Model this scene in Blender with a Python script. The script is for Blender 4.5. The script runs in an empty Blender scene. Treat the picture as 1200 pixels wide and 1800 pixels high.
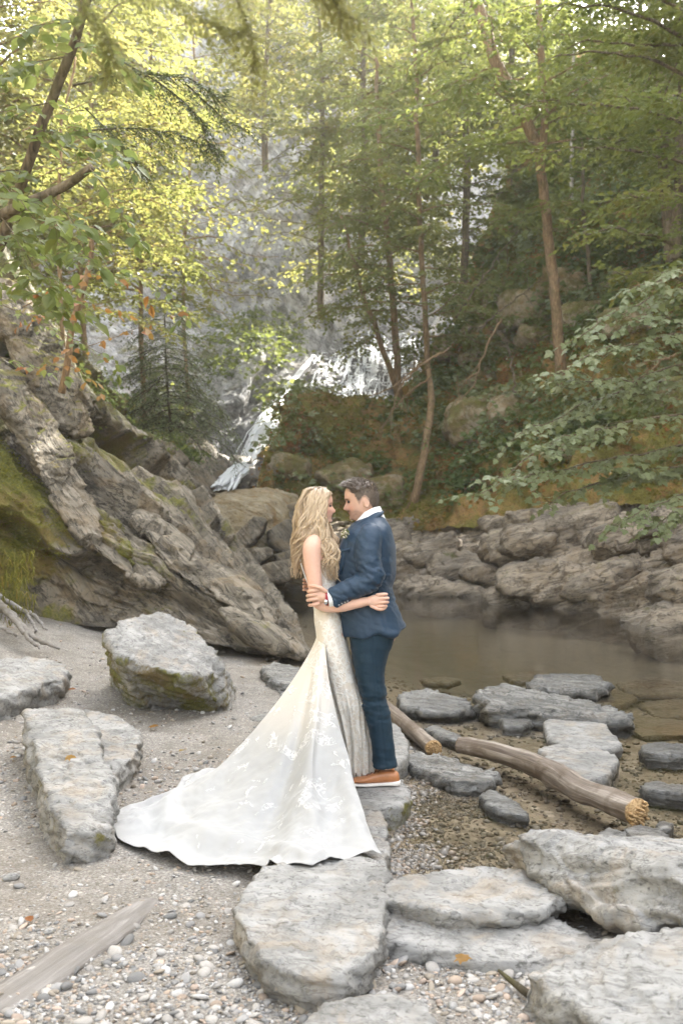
import bpy, bmesh, math, random
import numpy as np
from mathutils import Vector, Matrix

SC = bpy.context.scene
COL = SC.collection
R = math.radians
# ------------------------------------------------------------------ camera
cam = bpy.data.cameras.new('camera')
cam.sensor_fit = 'VERTICAL'; cam.sensor_height = 36; cam.sensor_width = 24; cam.lens = 35
cam.clip_start = 0.1; cam.clip_end = 600
cam.dof.use_dof = True; cam.dof.focus_distance = 5.9; cam.dof.aperture_fstop = 3.2
cam_o = bpy.data.objects.new('camera', cam); COL.objects.link(cam_o)
cam_o.location = (0, 0, 1.7); cam_o.rotation_euler = (R(90), 0, 0)
SC.camera = cam_o
# ------------------------------------------------------------------ sky, sun, exposure
SUN_EL, SUN_AZ = 40.0, 40.0       # azimuth measured from +Y (view direction), negative = left
world = bpy.data.worlds.new('World'); SC.world = world; world.use_nodes = True
wn = world.node_tree; wn.nodes.clear()
sky = wn.nodes.new('ShaderNodeTexSky'); sky.sky_type = 'NISHITA'; sky.sun_disc = False
sky.sun_elevation = R(SUN_EL); sky.sun_rotation = R(SUN_AZ); sky.air_density = 1.0; sky.dust_density = 4.0; sky.ozone_density = 1.0
hs = wn.nodes.new('ShaderNodeHueSaturation'); hs.inputs['Saturation'].default_value = 0.28
bg = wn.nodes.new('ShaderNodeBackground'); bg.inputs['Strength'].default_value = 0.15
wo = wn.nodes.new('ShaderNodeOutputWorld')
wn.links.new(sky.outputs[0], hs.inputs['Color']); wn.links.new(hs.outputs[0], bg.inputs['Color']); wn.links.new(bg.outputs[0], wo.inputs[0])
sun = bpy.data.lights.new('sun', 'SUN'); sun.energy = 3.8; sun.angle = R(1.0); sun.color = (1.0, 0.95, 0.86)
sun_o = bpy.data.objects.new('sun', sun); COL.objects.link(sun_o)
SUN_DIR = Vector((math.sin(R(SUN_AZ))*math.cos(R(SUN_EL)), math.cos(R(SUN_AZ))*math.cos(R(SUN_EL)), math.sin(R(SUN_EL))))
sun_o.rotation_euler = SUN_DIR.to_track_quat('Z', 'Y').to_euler()
sun_o.location = SUN_DIR*100
SC.view_settings.view_transform = 'Standard'; SC.view_settings.look = 'None'
SC.view_settings.exposure = 3.15; SC.view_settings.gamma = 1.0; SC.view_settings.use_curve_mapping = False
SC.render.engine = 'CYCLES'
SC.cycles.use_denoising = True
try: SC.cycles.denoiser = 'OPENIMAGEDENOISE'
except Exception: pass
SC.cycles.max_bounces = 8; SC.cycles.diffuse_bounces = 3; SC.cycles.glossy_bounces = 3; SC.cycles.transmission_bounces = 6
SC.cycles.transparent_max_bounces = 12; SC.cycles.volume_bounces = 1
SC.cycles.sample_clamp_indirect = 6.0
SC.cycles.caustics_reflective = False; SC.cycles.caustics_refractive = False

# ------------------------------------------------------------------ projection: photo pixel (1200x1800) -> place
F = 1750.0; CZ = 1.7
def P(px, py, Y): return np.array([(px-600)/F*Y, Y, CZ-(py-900)/F*Y])
def G(px, py, z=0.0):
    Y = (CZ-z)*F/(py-900.0)
    return np.array([(px-600)/F*Y, Y, z])
def lin(*c): return tuple(((x/255.0)/12.92 if x/255.0 <= .04045 else ((x/255.0+.055)/1.055)**2.4) for x in c)

# ------------------------------------------------------------------ noise (vectorised)
_GR = np.array([[1,1,0],[-1,1,0],[1,-1,0],[-1,-1,0],[1,0,1],[-1,0,1],[1,0,-1],[-1,0,-1],[0,1,1],[0,-1,1],[0,1,-1],[0,-1,-1]], float)
def _h(i, j, k):
    n = (i*374761393 + j*668265263 + k*2147483647 + 1013904223) & 0xffffffff
    n = ((n ^ (n >> 13))*1274126177) & 0xffffffff
    n = (n ^ (n >> 16))
    return _GR[(n*2654435761 >> 7) % 12]
def perlin(p):
    p = np.asarray(p, float); i = np.floor(p).astype(np.int64); f = p-i; u = f*f*f*(f*(f*6-15)+10); r = 0
    for a in (0, 1):
        for b in (0, 1):
            for c in (0, 1):
                g = _h(i[:, 0]+a, i[:, 1]+b, i[:, 2]+c)
                d = g[:, 0]*(f[:, 0]-a)+g[:, 1]*(f[:, 1]-b)+g[:, 2]*(f[:, 2]-c)
                w = (u[:, 0] if a else 1-u[:, 0])*(u[:, 1] if b else 1-u[:, 1])*(u[:, 2] if c else 1-u[:, 2])
                r = r+w*d
    return r
def fbm(p, s=1.0, o=4, gain=.5, seed=0.0, ridged=False):
    p = np.asarray(p, float)*s+seed*17.31; a = 1.0; r = 0; t = 0
    for k in range(o):
        n = perlin(p)
        if ridged: n = 1-2*np.abs(n)*1.6
        r = r+a*n; t += a; a *= gain; p = p*2.03+5.7
    return r/t
def _hr(i, j, k, m):
    n = (i*374761393 + j*668265263 + k*1442695041 + m*974634777) & 0xffffffff
    n = ((n ^ (n >> 13))*1274126177) & 0xffffffff; n = ((n ^ (n >> 16))*2246822519) & 0xffffffff
    return ((n ^ (n >> 15)) & 0xffff)/65535.0
def facet(p, s=1.0, seed=0, step=.5, tilt=.6):
    """broken rock faces: every cell has its own height and its own tilted plane"""
    p = np.asarray(p, float)*s+seed*7.77; b = np.floor(p).astype(np.int64); best = np.full(len(p), 9e9); val = np.zeros(len(p))
    for a in (-1, 0, 1):
        for c in (-1, 0, 1):
            for d in (-1, 0, 1):
                i = b+np.array([a, c, d]); h = lambda m: _hr(i[:, 0], i[:, 1], i[:, 2], m)
                ct = i+np.stack([h(1), h(2), h(3)], -1); q = p-ct; r = (q*q).sum(1)
                v = (h(4)-.5)*2*step+((np.stack([h(5), h(6), h(7)], -1)-.5)*2*tilt*q).sum(1)
                m = r < best; best = np.where(m, r, best); val = np.where(m, v, val)
    return val
def sm(a, b, x):
    t = np.clip((x-a)/(b-a), 0, 1); return t*t*(3-2*t)
def nrm(v): return v/np.maximum(np.linalg.norm(v, axis=-1, keepdims=True), 1e-9)

# ------------------------------------------------------------------ mesh builders
def mesh_data(name, V, Fs, smooth=True, attrs=None):
    """Fs: list of integer arrays (n, k)"""
    V = np.asarray(V, np.float32); me = bpy.data.meshes.new(name)
    Fs = [np.asarray(f, np.int32) for f in (Fs if isinstance(Fs, (list, tuple)) else [Fs]) if len(f)]
    me.vertices.add(len(V)); me.vertices.foreach_set('co', V.ravel())
    lp = np.concatenate([f.ravel() for f in Fs]); st = []; o = 0
    for f in Fs:
        st.append(o+np.arange(len(f))*f.shape[1]); o += f.size
    st = np.concatenate(st).astype(np.int32)
    me.loops.add(len(lp)); me.loops.foreach_set('vertex_index', lp)
    me.polygons.add(len(st)); me.polygons.foreach_set('loop_start', st)
    me.update(calc_edges=True); me.validate()
    me.polygons.foreach_set('use_smooth', np.full(len(me.polygons), smooth))
    for k, a in (attrs or {}).items():
        a = np.asarray(a, np.float32)
        if a.ndim == 1:
            at = me.attributes.new(k, 'FLOAT', 'POINT'); at.data.foreach_set('value', a)
        else:
            if a.shape[1] == 3: a = np.concatenate([a, np.ones((len(a), 1), np.float32)], 1)
            at = me.attributes.new(k, 'FLOAT_COLOR', 'POINT'); at.data.foreach_set('color', a.ravel())
    return me
def tag(o, label=None, cat=None, group=None, kind=None):
    if label: o['label'] = label
    if cat: o['category'] = cat
    if group: o['group'] = group
    if kind: o['kind'] = kind
    return o
def mk(name, V, Fs, mat=None, parent=None, smooth=True, attrs=None, label=None, cat=None, group=None, kind=None, origin=None):
    V = np.asarray(V, float)
    if parent is not None:
        origin = None; pw = np.array(parent_world(parent)); V = V-pw
    elif origin is not None: V = V-np.asarray(origin)
    o = bpy.data.objects.new(name, mesh_data(name, V, Fs, smooth, attrs)); COL.objects.link(o)
    if mat is not None:
        for m in (mat if isinstance(mat, (list, tuple)) else [mat]): o.data.materials.append(m)
    if origin is not None: o.location = [float(q) for q in origin]
    if parent is not None: o.parent = parent
    return tag(o, label, cat, group, kind)
def parent_world(o):
    l = Vector((0, 0, 0))
    while o is not None: l += o.location; o = o.parent
    return l
def empty(name, loc, label, cat, group=None):
    o = bpy.data.objects.new(name, None); COL.objects.link(o); o.location = [float(q) for q in loc]; o.empty_display_size = .1
    return tag(o, label, cat, group)
def grid_faces(nr, nc, closed=False, off=0):
    i = np.arange(nr-1)[:, None]; j = np.arange(nc if closed else nc-1)[None, :]; k = (j+1) % nc
    a = i*nc+j; b = i*nc+k; c = (i+1)*nc+k; d = (i+1)*nc+j
    return np.stack([a, b, c, d], -1).reshape(-1, 4)+off
def vnormals(V, Fq):
    n = np.zeros_like(V); fn = np.cross(V[Fq[:, 2]]-V[Fq[:, 0]], V[Fq[:, -1]]-V[Fq[:, 1]])
    for k in range(Fq.shape[1]): np.add.at(n, Fq[:, k], fn)
    return nrm(n)
def crom(A, n, axis=0):
    """Catmull-Rom resample of control array along axis to n samples"""
    A = np.moveaxis(np.asarray(A, float), axis, 0); m = len(A); t = np.linspace(0, m-1, n); i = np.minimum(t.astype(int), m-2); f = (t-i).reshape((-1,)+(1,)*(A.ndim-1))
    p0 = A[np.maximum(i-1, 0)]; p1 = A[i]; p2 = A[i+1]; p3 = A[np.minimum(i+2, m-1)]
    r = .5*(2*p1+(p2-p0)*f+(2*p0-5*p1+4*p2-p3)*f*f+(3*p1-p0-3*p2+p3)*f**3)
    return np.moveaxis(r, 0, axis)
def patch(ctrl, nr, nc, world=False):
    """ctrl rows of (px, py, Y) -> world grid (nr, nc, 3)"""
    C = np.array([[c if world else P(*c) for c in row] for row in ctrl], float)
    return crom(crom(C, nr, 0), nc, 1)
def tube(pts, rad, n=8, cap=True, closed_round=False):
    pts = np.asarray(pts, float); rad = np.broadcast_to(np.asarray(rad, float), (len(pts),)).copy()
    if closed_round:
        d0 = nrm(pts[0]-pts[1]); d1 = nrm(pts[-1]-pts[-2])
        pts = np.vstack([pts[0]+d0*rad[0]*.95, pts[0]+d0*rad[0]*.6, pts, pts[-1]+d1*rad[-1]*.6, pts[-1]+d1*rad[-1]*.95])
        rad = np.concatenate([[rad[0]*.25, rad[0]*.75], rad, [rad[-1]*.75, rad[-1]*.25]])
    T = nrm(np.gradient(pts, axis=0)); u = np.cross(T[0], [0, 0, 1.0]); 
    if np.linalg.norm(u) < 1e-3: u = np.array([1.0, 0, 0])
    u = nrm(u); Us = []
    for t in T:
        u = nrm(u-t*np.dot(u, t)); Us.append(u)
    U = np.array(Us); W = np.cross(T, U); a = np.linspace(0, 2*math.pi, n, endpoint=False)
    V = pts[:, None]+rad[:, None, None]*(np.cos(a)[None, :, None]*U[:, None]+np.sin(a)[None, :, None]*W[:, None])
    V = V.reshape(-1, 3); Fs = [grid_faces(len(pts), n, True)]
    if cap:
        m = len(V); V = np.vstack([V, pts[0], pts[-1]]); j = np.arange(n); k = (j+1) % n; e = (len(pts)-1)*n
        Fs.append(np.vstack([np.stack([k, j, np.full(n, m)], 1), np.stack([e+j, e+k, np.full(n, m+1)], 1)]))
    return V, Fs
def join(parts):
    """[(V, [F...]), ...] -> V, [F by size]"""
    Vs = []; by = {}; o = 0
    for V, Fs in parts:
        for f in (Fs if isinstance(Fs, list) else [Fs]):
            if len(f): by.setdefault(np.asarray(f).shape[1], []).append(np.asarray(f)+o)
        Vs.append(V); o += len(V)
    return np.vstack(Vs), [np.vstack(x) for x in by.values()]
def loft(C, hx, hy, n=40, p=2.2, cap=True, ax=(1, 0, 0), ay=(0, 1, 0)):
    """superellipse rings round centres C with half sizes hx, hy"""
    C = np.asarray(C, float); m = len(C); hx = np.broadcast_to(hx, (m,)); hy = np.broadcast_to(hy, (m,)); a = np.linspace(0, 2*math.pi, n, endpoint=False)
    ca = np.sign(np.cos(a))*np.abs(np.cos(a))**(2/p); sa = np.sign(np.sin(a))*np.abs(np.sin(a))**(2/p)
    V = C[:, None]+hx[:, None, None]*ca[None, :, None]*np.array(ax, float)+hy[:, None, None]*sa[None, :, None]*np.array(ay, float)
    V = V.reshape(-1, 3); Fs = [grid_faces(m, n, True)]
    if cap:
        e = len(V); V = np.vstack([V, C[0], C[-1]]); j = np.arange(n); k = (j+1) % n; o = (m-1)*n
        Fs.append(np.vstack([np.stack([k, j, np.full(n, e)], 1), np.stack([o+j, o+k, np.full(n, e+1)], 1)]))
    return V, Fs
def remesh(V, Fs, voxel, smooth=0):
    me = mesh_data('scratch', V, Fs); o = bpy.data.objects.new('scratch', me); COL.objects.link(o)
    m = o.modifiers.new('r', 'REMESH'); m.mode = 'VOXEL'; m.voxel_size = voxel
    if smooth:
        s = o.modifiers.new('s', 'SMOOTH'); s.iterations = smooth; s.factor = .5
    d = bpy.context.evaluated_depsgraph_get(); ev = o.evaluated_get(d); me2 = ev.to_mesh()
    n = len(me2.vertices); V = np.empty(n*3, np.float32); me2.vertices.foreach_get('co', V)
    L = np.empty(len(me2.loops), np.int32); me2.loops.foreach_get('vertex_index', L)
    ls = np.empty(len(me2.polygons), np.int32); me2.polygons.foreach_get('loop_start', ls)
    tot = np.diff(np.append(ls, len(L)))
    q = [L[(ls[tot == k][:, None]+np.arange(k))] for k in (3, 4) if (tot == k).any()]
    ev.to_mesh_clear(); bpy.data.objects.remove(o); bpy.data.meshes.remove(me)
    return V.reshape(-1, 3).astype(float), q
def hull(pts):
    bm = bmesh.new()
    for p in pts: bm.verts.new([float(q) for q in p])
    r = bmesh.ops.convex_hull(bm, input=bm.verts[:])
    bmesh.ops.delete(bm, geom=[v for v in bm.verts if not v.link_faces], context='VERTS')
    bmesh.ops.triangulate(bm, faces=bm.faces[:]); bmesh.ops.recalc_face_normals(bm, faces=bm.faces[:]); bm.verts.index_update()
    V = np.array([v.co[:] for v in bm.verts]); Fq = np.array([[v.index for v in f.verts] for f in bm.faces]); bm.free()
    return V, [Fq]

# ------------------------------------------------------------------ materials
class M:
    def __init__(s, name):
        s.m = bpy.data.materials.new(name); s.m.use_nodes = True; s.nt = s.m.node_tree; s.nt.nodes.clear()
        s.out = s.nt.nodes.new('ShaderNodeOutputMaterial')
    def n(s, typ, props=None, **inp):
        nd = s.nt.nodes.new('ShaderNode'+typ)
        for k, v in (props or {}).items(): setattr(nd, k, v)
        for k, v in inp.items(): s.set(nd, k.replace('_', ' '), v)
        return nd
    def set(s, nd, key, v):
        i = nd.inputs[int(key)] if str(key).isdigit() else nd.inputs[key]
        if isinstance(v, bpy.types.NodeSocket): s.nt.links.new(v, i)
        elif isinstance(v, (tuple, list)) and i.type == 'RGBA' and len(v) == 3: i.default_value = (*v, 1)
        else: i.default_value = v
    def pos(s): return s.n('NewGeometry').outputs['Position']
    def attr(s, name, col=False): return s.n('Attribute', {'attribute_name': name}).outputs['Color' if col else 'Fac']
    def mapv(s, vec, scale=(1, 1, 1), rot=(0, 0, 0), loc=(0, 0, 0)):
        return s.n('Mapping', Vector=vec, Scale=scale, Rotation=rot, Location=loc).outputs[0]
    def noise(s, vec, scale=5.0, detail=4.0, rough=.55, dist=0.0):
        return s.n('TexNoise', Vector=vec, Scale=scale, Detail=detail, Roughness=rough, Distortion=dist).outputs[0]
    def aniso(s, vec, d, k):
        d = [q/math.sqrt(sum(w*w for w in d)) for q in d]
        dp = s.n('VectorMath', {'operation': 'DOT_PRODUCT'}); s.set(dp, '0', vec); dp.inputs[1].default_value = d
        sc = s.n('VectorMath', {'operation': 'SCALE'}); sc.inputs[0].default_value = d; s.set(sc, 'Scale', s.math('MULTIPLY', dp.outputs['Value'], 1-k))
        sb = s.n('VectorMath', {'operation': 'SUBTRACT'}); s.set(sb, '0', vec); s.set(sb, '1', sc.outputs[0]); return sb.outputs[0]
    def voro(s, vec, scale=5.0, feature='F1', out='Distance', rand=1.0):
        return s.n('TexVoronoi', {'feature': feature}, Vector=vec, Scale=scale, Randomness=rand).outputs[out]
    def ramp(s, fac, stops, interp='LINEAR'):
        r = s.n('ValToRGB', Fac=fac); e = r.color_ramp.elements; r.color_ramp.interpolation = interp
        while len(e) < len(stops): e.new(0.5)
        for q, (p, c) in zip(e, stops):
            q.position = p; q.color = (c, c, c, 1) if isinstance(c, (int, float)) else (*c, 1)
        return r.outputs[0]
    def mix(s, fac, a, b, mode='MIX'):
        nd = s.n('Mix', {'data_type': 'RGBA', 'blend_type': mode}); nd.clamp_factor = True
        for k, v in ((0, fac), (6, a), (7, b)): s.set(nd, str(k), v)
        return nd.outputs[2]
    def math(s, op, a, b=0.0, c=None, clamp=False):
        nd = s.n('Math', {'operation': op, 'use_clamp': clamp}); s.set(nd, '0', a); s.set(nd, '1', b)
        if c is not None: s.set(nd, '2', c)
        return nd.outputs[0]
    def bump(s, h, strength=.5, dist=.02, normal=None):
        nd = s.n('Bump', Height=h, Strength=strength, Distance=dist)
        if normal is not None: s.set(nd, 'Normal', normal)
        return nd.outputs[0]
    def bsdf(s, color, rough=.7, spec=.3, normal=None, **kw):
        b = s.n('BsdfPrincipled'); s.set(b, 'Base Color', color); s.set(b, 'Roughness', rough); s.set(b, 'Specular IOR Level', spec)
        if normal is not None: s.set(b, 'Normal', normal)
        for k, v in kw.items(): s.set(b, k.replace('_', ' '), v)
        return b.outputs[0]
    def done(s, sh): s.nt.links.new(sh, s.out.inputs[0]); return s.m
# ------------------------------------------------------------------ materials of the place
def rock_material(name, pale, mid, dark, rot=(0, .6, .3), mossy=1.0, scale=1.0, bump=.6, stain=(.23, .15, .07), stain_amt=.3, streak=(.8, .3, .2), k=.14, crk=.75, gloss=.55):
    m = M(name); p = m.pos()
    st = m.mapv(m.aniso(p, streak, k), scale=(2.4*scale, 2.4*scale, 3.2*scale))
    n1 = m.noise(p, 1.3*scale, 5, .6, .3); n2 = m.noise(st, 3.0, 7, .62, .8); n3 = m.noise(p, 22*scale, 5, .65); n4 = m.noise(st, 14, 5, .6)
    base = m.mix(m.ramp(n2, [(.38, 0.0), (.60, 1.0)]), mid, pale)
    base = m.mix(m.ramp(n1, [(.45, 0.0), (.66, .6)]), base, m.mix(.5, mid, dark))
    base = m.mix(m.ramp(n4, [(.33, .85), (.45, 0.0)]), base, dark)
    ck = m.math('ABSOLUTE', m.math('SUBTRACT', m.noise(st, 1.7, 5, .6, .5), .5)); ck2 = m.math('ABSOLUTE', m.math('SUBTRACT', m.noise(p, 1.9*scale, 6, .62, .3), .5))
    crack = m.math('MAXIMUM', m.ramp(ck, [(0.0, 1.0), (.022, 0.0)]), m.math('MULTIPLY', m.ramp(ck2, [(0.0, 1.0), (.012, 0.0)]), .8))
    base = m.mix(m.math('MULTIPLY', crack, crk), base, dark)
    base = m.mix(m.math('MULTIPLY', m.ramp(m.noise(p, 2.3*scale, 5, .65, 1.0), [(.5, 0.0), (.7, 1.0)]), stain_amt), base, stain)
    base = m.mix(m.ramp(n3, [(.25, .35), (.5, 0.0), (.72, .25)]), base, m.mix(.5, dark, pale))
    ms = m.attr('moss'); mn = m.noise(p, 5*scale, 6, .7); fine = m.noise(p, 60*scale, 3, .6)
    mk_ = m.math('MULTIPLY', m.ramp(m.math('ADD', ms, m.math('MULTIPLY_ADD', mn, 1.2, -.6)), [(.42, 0.0), (.62, 1.0)]), mossy)
    mcol = m.mix(m.ramp(fine, [(.3, 0.0), (.7, 1.0)]), (.06, .065, .012), (.18, .165, .028))
    mcol = m.mix(m.ramp(m.noise(p, 3.1*scale, 4, .6), [(.45, 0.0), (.65, .8)]), mcol, (.13, .085, .03))
    base = m.mix(mk_, base, mcol)
    wet = m.attr('wet')
    base = m.mix(m.math('MULTIPLY', wet, .62), base, m.mix(.75, base, (.012, .012, .011)))
    rough = m.math('MULTIPLY_ADD', wet, -gloss, .86)
    h = m.math('ADD', m.math('MULTIPLY', n2, .6), m.math('ADD', m.math('MULTIPLY', n4, .35), m.math('MULTIPLY', n3, .22)))
    terr = m.math('MULTIPLY', m.math('FLOOR', m.math('MULTIPLY', m.noise(m.mapv(p, scale=(1, 1, 2.2)), 2.6*scale, 5, .55, .5), 16)), .09)
    h = m.math('ADD', h, terr)
    h = m.math('ADD', m.math('MULTIPLY_ADD', crack, -.35, h), m.math('MULTIPLY', m.math('MULTIPLY', fine, mk_), .5))
    return m.done(m.bsdf(base, rough, .35, m.bump(h, bump, .05/scale)))
MAT = {}
MAT['slab'] = rock_material('pale_slate', (.315, .306, .286), (.195, .19, .176), (.075, .071, .063), streak=(.9, -.35, .1), k=.42, crk=.5, mossy=.9, scale=1.5, bump=.34, stain=(.33, .25, .16), stain_amt=.45)
MAT['wetstone'] = rock_material('wet_slate', (.27, .262, .24), (.12, .116, .105), (.035, .034, .030), streak=(.9, -.45, 0), k=.08, mossy=.3, scale=2.4, bump=.55, stain_amt=.2)
MAT['ledge'] = rock_material('ledge_rock', (.25, .215, .165), (.088, .073, .05), (.014, .012, .008), streak=(.61, -.44, -.66), k=.10, gloss=.35, crk=.8, mossy=1.0, scale=.75, bump=.55, stain=(.20, .135, .065), stain_amt=.55)
MAT['bank'] = rock_material('bank_rock', (.40, .335, .255), (.235, .19, .138), (.06, .05, .037), streak=(.85, -.3, .25), k=.16, gloss=.3, mossy=1.0, scale=.7, bump=.8, stain_amt=.45)
MAT['tawny'] = rock_material('tawny_rock', (.38, .33, .24), (.27, .20, .10), (.10, .07, .03), streak=(.6, .2, -.5), k=.3, crk=.3, mossy=.9, scale=.8, bump=.7, stain=(.26, .13, .03), stain_amt=.7)
MAT['cliff'] = rock_material('cliff_rock', (.56, .55, .535), (.32, .315, .31), (.085, .08, .075), streak=(.55, .1, -.8), k=.2, gloss=.12, mossy=.8, scale=.35, bump=.9, stain=(.3, .22, .16), stain_amt=.4)

def hill_material():
    m = M('hillside_soil'); p = m.pos()
    a = m.noise(p, .9, 6, .65, .6); b = m.noise(p, 4.5, 6, .65, .4); f = m.noise(p, 30, 4, .6)
    col = m.ramp(b, [(.28, (.08, .052, .024)), (.42, (.28, .165, .06)), (.52, (.34, .205, .08)), (.62, (.22, .19, .055)), (.75, (.36, .255, .115))])
    col = m.mix(m.ramp(a, [(.40, 0.0), (.55, .9)]), col, m.mix(f, (.09, .092, .022), (.22, .20, .045)))
    col = m.mix(m.ramp(f, [(.3, .6), (.5, 0.0)]), col, (.02, .015, .008))
    h = m.math('ADD', m.math('MULTIPLY', b, .7), m.math('MULTIPLY', f, .3))
    return m.done(m.bsdf(col, .95, .1, m.bump(h, 1.0, .15)))
MAT['hill'] = hill_material()

def ground_material():
    m = M('gravel_ground'); p = m.pos()
    v1 = m.voro(p, 55); v1c = m.voro(p, 55, out='Color'); v2c = m.voro(p, 130, out='Color'); v2 = m.voro(p, 130)
    n = m.noise(p, 1.1, 5, .6, .4); f = m.noise(p, 260, 3, .6)
    sep = m.n('SeparateColor', Color=v1c).outputs; sep2 = m.n('SeparateColor', Color=v2c).outputs
    peb = m.ramp(sep[0], [(0.0, (.17, .155, .135)), (.3, (.30, .275, .24)), (.55, (.36, .345, .325)), (.75, (.34, .27, .21)), (1.0, (.46, .44, .41))])
    grit = m.ramp(sep2[0], [(0.0, (.12, .11, .094)), (.5, (.22, .203, .178)), (1.0, (.37, .345, .31))])
    dirt = m.mix(f, (.145, .131, .112), (.245, .226, .198))
    col = m.mix(.75, dirt, grit)
    col = m.mix(m.math('MULTIPLY', m.ramp(v1, [(.25, 1.0), (.5, 0.0)]), m.ramp(m.math('ADD', sep[1], m.math('MULTIPLY_ADD', n, .9, -.45)), [(.55, 0.0), (.62, 1.0)])), col, peb)
    col = m.mix(m.ramp(n, [(.38, .75), (.58, 0.0)]), col, m.mix(.55, col, (.13, .105, .075)))
    col = m.mix(m.ramp(m.noise(p, 6, 5, .7), [(.38, .55), (.52, 0.0)]), col, m.mix(.6, col, (.10, .085, .065)))
    v5 = m.voro(p, 30, out='Color'); s5 = m.n('SeparateColor', Color=v5).outputs; col = m.mix(m.math('MULTIPLY', m.ramp(m.voro(p, 30), [(.22, .8), (.36, 0.0)]), m.ramp(s5[1], [(.55, 0.0), (.62, 1.0)])), col, m.ramp(s5[0], [(0.0, (.16, .14, .115)), (.5, (.36, .33, .29)), (1.0, (.45, .40, .34))]))
    wet = m.attr('wet')
    wc = m.mix(.75, col, (.135, .095, .05), 'MULTIPLY')
    vb = m.voro(p, 16, out='Color'); vd = m.voro(p, 16); sb = m.n('SeparateColor', Color=vb).outputs
    wc = m.ramp(m.noise(p, 7, 6, .75), [(.3, (.085, .07, .048)), (.5, (.20, .165, .115)), (.72, (.36, .31, .24))])
    wc = m.mix(m.math('MULTIPLY', m.ramp(vd, [(.30, .8), (.5, 0.0)]), m.ramp(sb[1], [(.45, 0.0), (.55, 1.0)])), wc, m.ramp(sb[0], [(0.0, (.07, .05, .03)), (.4, (.23, .18, .12)), (.7, (.42, .38, .32)), (1.0, (.28, .21, .14))]))
    wc = m.mix(m.math('MULTIPLY', m.ramp(v1, [(.25, .75), (.5, 0.0)]), m.ramp(sep[1], [(.4, 0.0), (.5, 1.0)])), wc, m.mix(.35, peb, (.22, .14, .07)))
    wc = m.mix(m.math('MULTIPLY', m.ramp(sep[2], [(.45, 0.0), (.8, .7)]), m.ramp(v1, [(.25, 1.0), (.5, 0.0)])), wc, m.mix(.45, peb, (.20, .14, .075)))
    wc = m.mix(m.math('MULTIPLY', m.attr('deep_dim'), .8), wc, m.mix(m.noise(p, 2.5, 4, .6), (.08, .072, .05), (.17, .15, .105)))  # bed painted darker with depth, for light the water would absorb
    col = m.mix(wet, col, wc)
    h = m.math('ADD', m.math('MULTIPLY', m.ramp(v1, [(0.0, 1.0), (.5, 0.0)]), .6), m.math('ADD', m.math('MULTIPLY', v2, -.4), m.math('MULTIPLY', f, .3)))
    return m.done(m.bsdf(col, m.math('MULTIPLY_ADD', wet, -.45, .93), .25, m.bump(h, .7, .012)))
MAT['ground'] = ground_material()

def water_material():
    m = M('creek_water'); p = m.pos()
    rp = m.mapv(p, scale=(1.0, 2.2, 1))
    h = m.math('ADD', m.noise(rp, 2.2, 3, .5, .4), m.math('MULTIPLY', m.noise(rp, 11, 3, .5, .5), .35))
    nb = m.bump(h, .14, .03)
    lw = m.n('Fresnel', IOR=1.33, Normal=nb).outputs[0]
    tr = m.n('BsdfTransparent', Color=(.93, .90, .83)).outputs[0]
    gl = m.n('BsdfGlossy', Color=(1, 1, 1), Roughness=.02, Normal=nb).outputs[0]
    mx = m.n('MixShader'); m.set(mx, '0', lw); m.set(mx, '1', tr); m.set(mx, '2', gl)
    return m.done(mx.outputs[0])
MAT['water'] = water_material()

def foam_material():
    m = M('white_water'); p = m.pos()
    n = m.noise(m.mapv(p, scale=(6, 6, 1)), 3, 4, .6)
    d = m.bsdf(m.mix(n, (.82, .84, .86), (.93, .94, .94)), .35, .5)
    t = m.n('BsdfTranslucent', Color=(.8, .83, .86)).outputs[0]
    mx = m.n('MixShader'); m.set(mx, '0', .35); m.set(mx, '1', d); m.set(mx, '2', t)
    return m.done(mx.outputs[0])
MAT['foam'] = foam_material()

def leaf_material(name, cols, trans=.5, rough=.5, spec=.3):
    """cols: ramp over the per-leaf value 'tint'"""
    m = M(name); t = m.attr('tint'); p = m.pos()
    k = len(cols); c = m.ramp(t, [(i/(k-1), q) for i, q in enumerate(cols)])
    c = m.mix(m.ramp(m.noise(p, 35, 3, .6), [(.3, .3), (.6, 0.0)]), c, m.mix(.5, c, (.05, .045, .01)))
    d = m.bsdf(c, rough, spec)
    tc = m.mix(.4, c, m.mix(.5, c, (.27, .27, .06)), 'MIX')
    tl = m.n('BsdfTranslucent', Color=tc).outputs[0]
    mx = m.n('MixShader'); m.set(mx, '0', trans); m.set(mx, '1', d); m.set(mx, '2', tl)
    return m.done(mx.outputs[0])
MAT['yellow_leaf'] = leaf_material('yellow_green_leaf', [(.12, .145, .046), (.155, .178, .054), (.19, .202, .062), (.22, .21, .068), (.25, .205, .062)], .6)
MAT['green_leaf'] = leaf_material('green_leaf', [(.09, .125, .034), (.125, .16, .04), (.155, .183, .047), (.182, .198, .052), (.22, .19, .05)], .58)
MAT['maple_leaf'] = leaf_material('pale_maple_leaf', [(.145, .18, .075), (.185, .22, .095), (.215, .245, .11), (.24, .255, .115), (.33, .23, .09)], .45, .42, .5)
MAT['broad_leaf'] = leaf_material('broad_green_leaf', [(.10, .15, .045), (.135, .185, .055), (.165, .21, .06), (.19, .215, .065), (.22, .21, .07)], .62, .45, .35)
MAT['orange_leaf'] = leaf_material('autumn_leaf', [(.22, .16, .03), (.28, .15, .03), (.33, .15, .04), (.30, .11, .035), (.22, .08, .03)], .5)
MAT['needle'] = leaf_material('hemlock_needle', [(.03, .048, .018), (.05, .072, .026), (.07, .095, .035), (.095, .115, .045), (.12, .13, .04)], .3, .45, .3)
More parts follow.
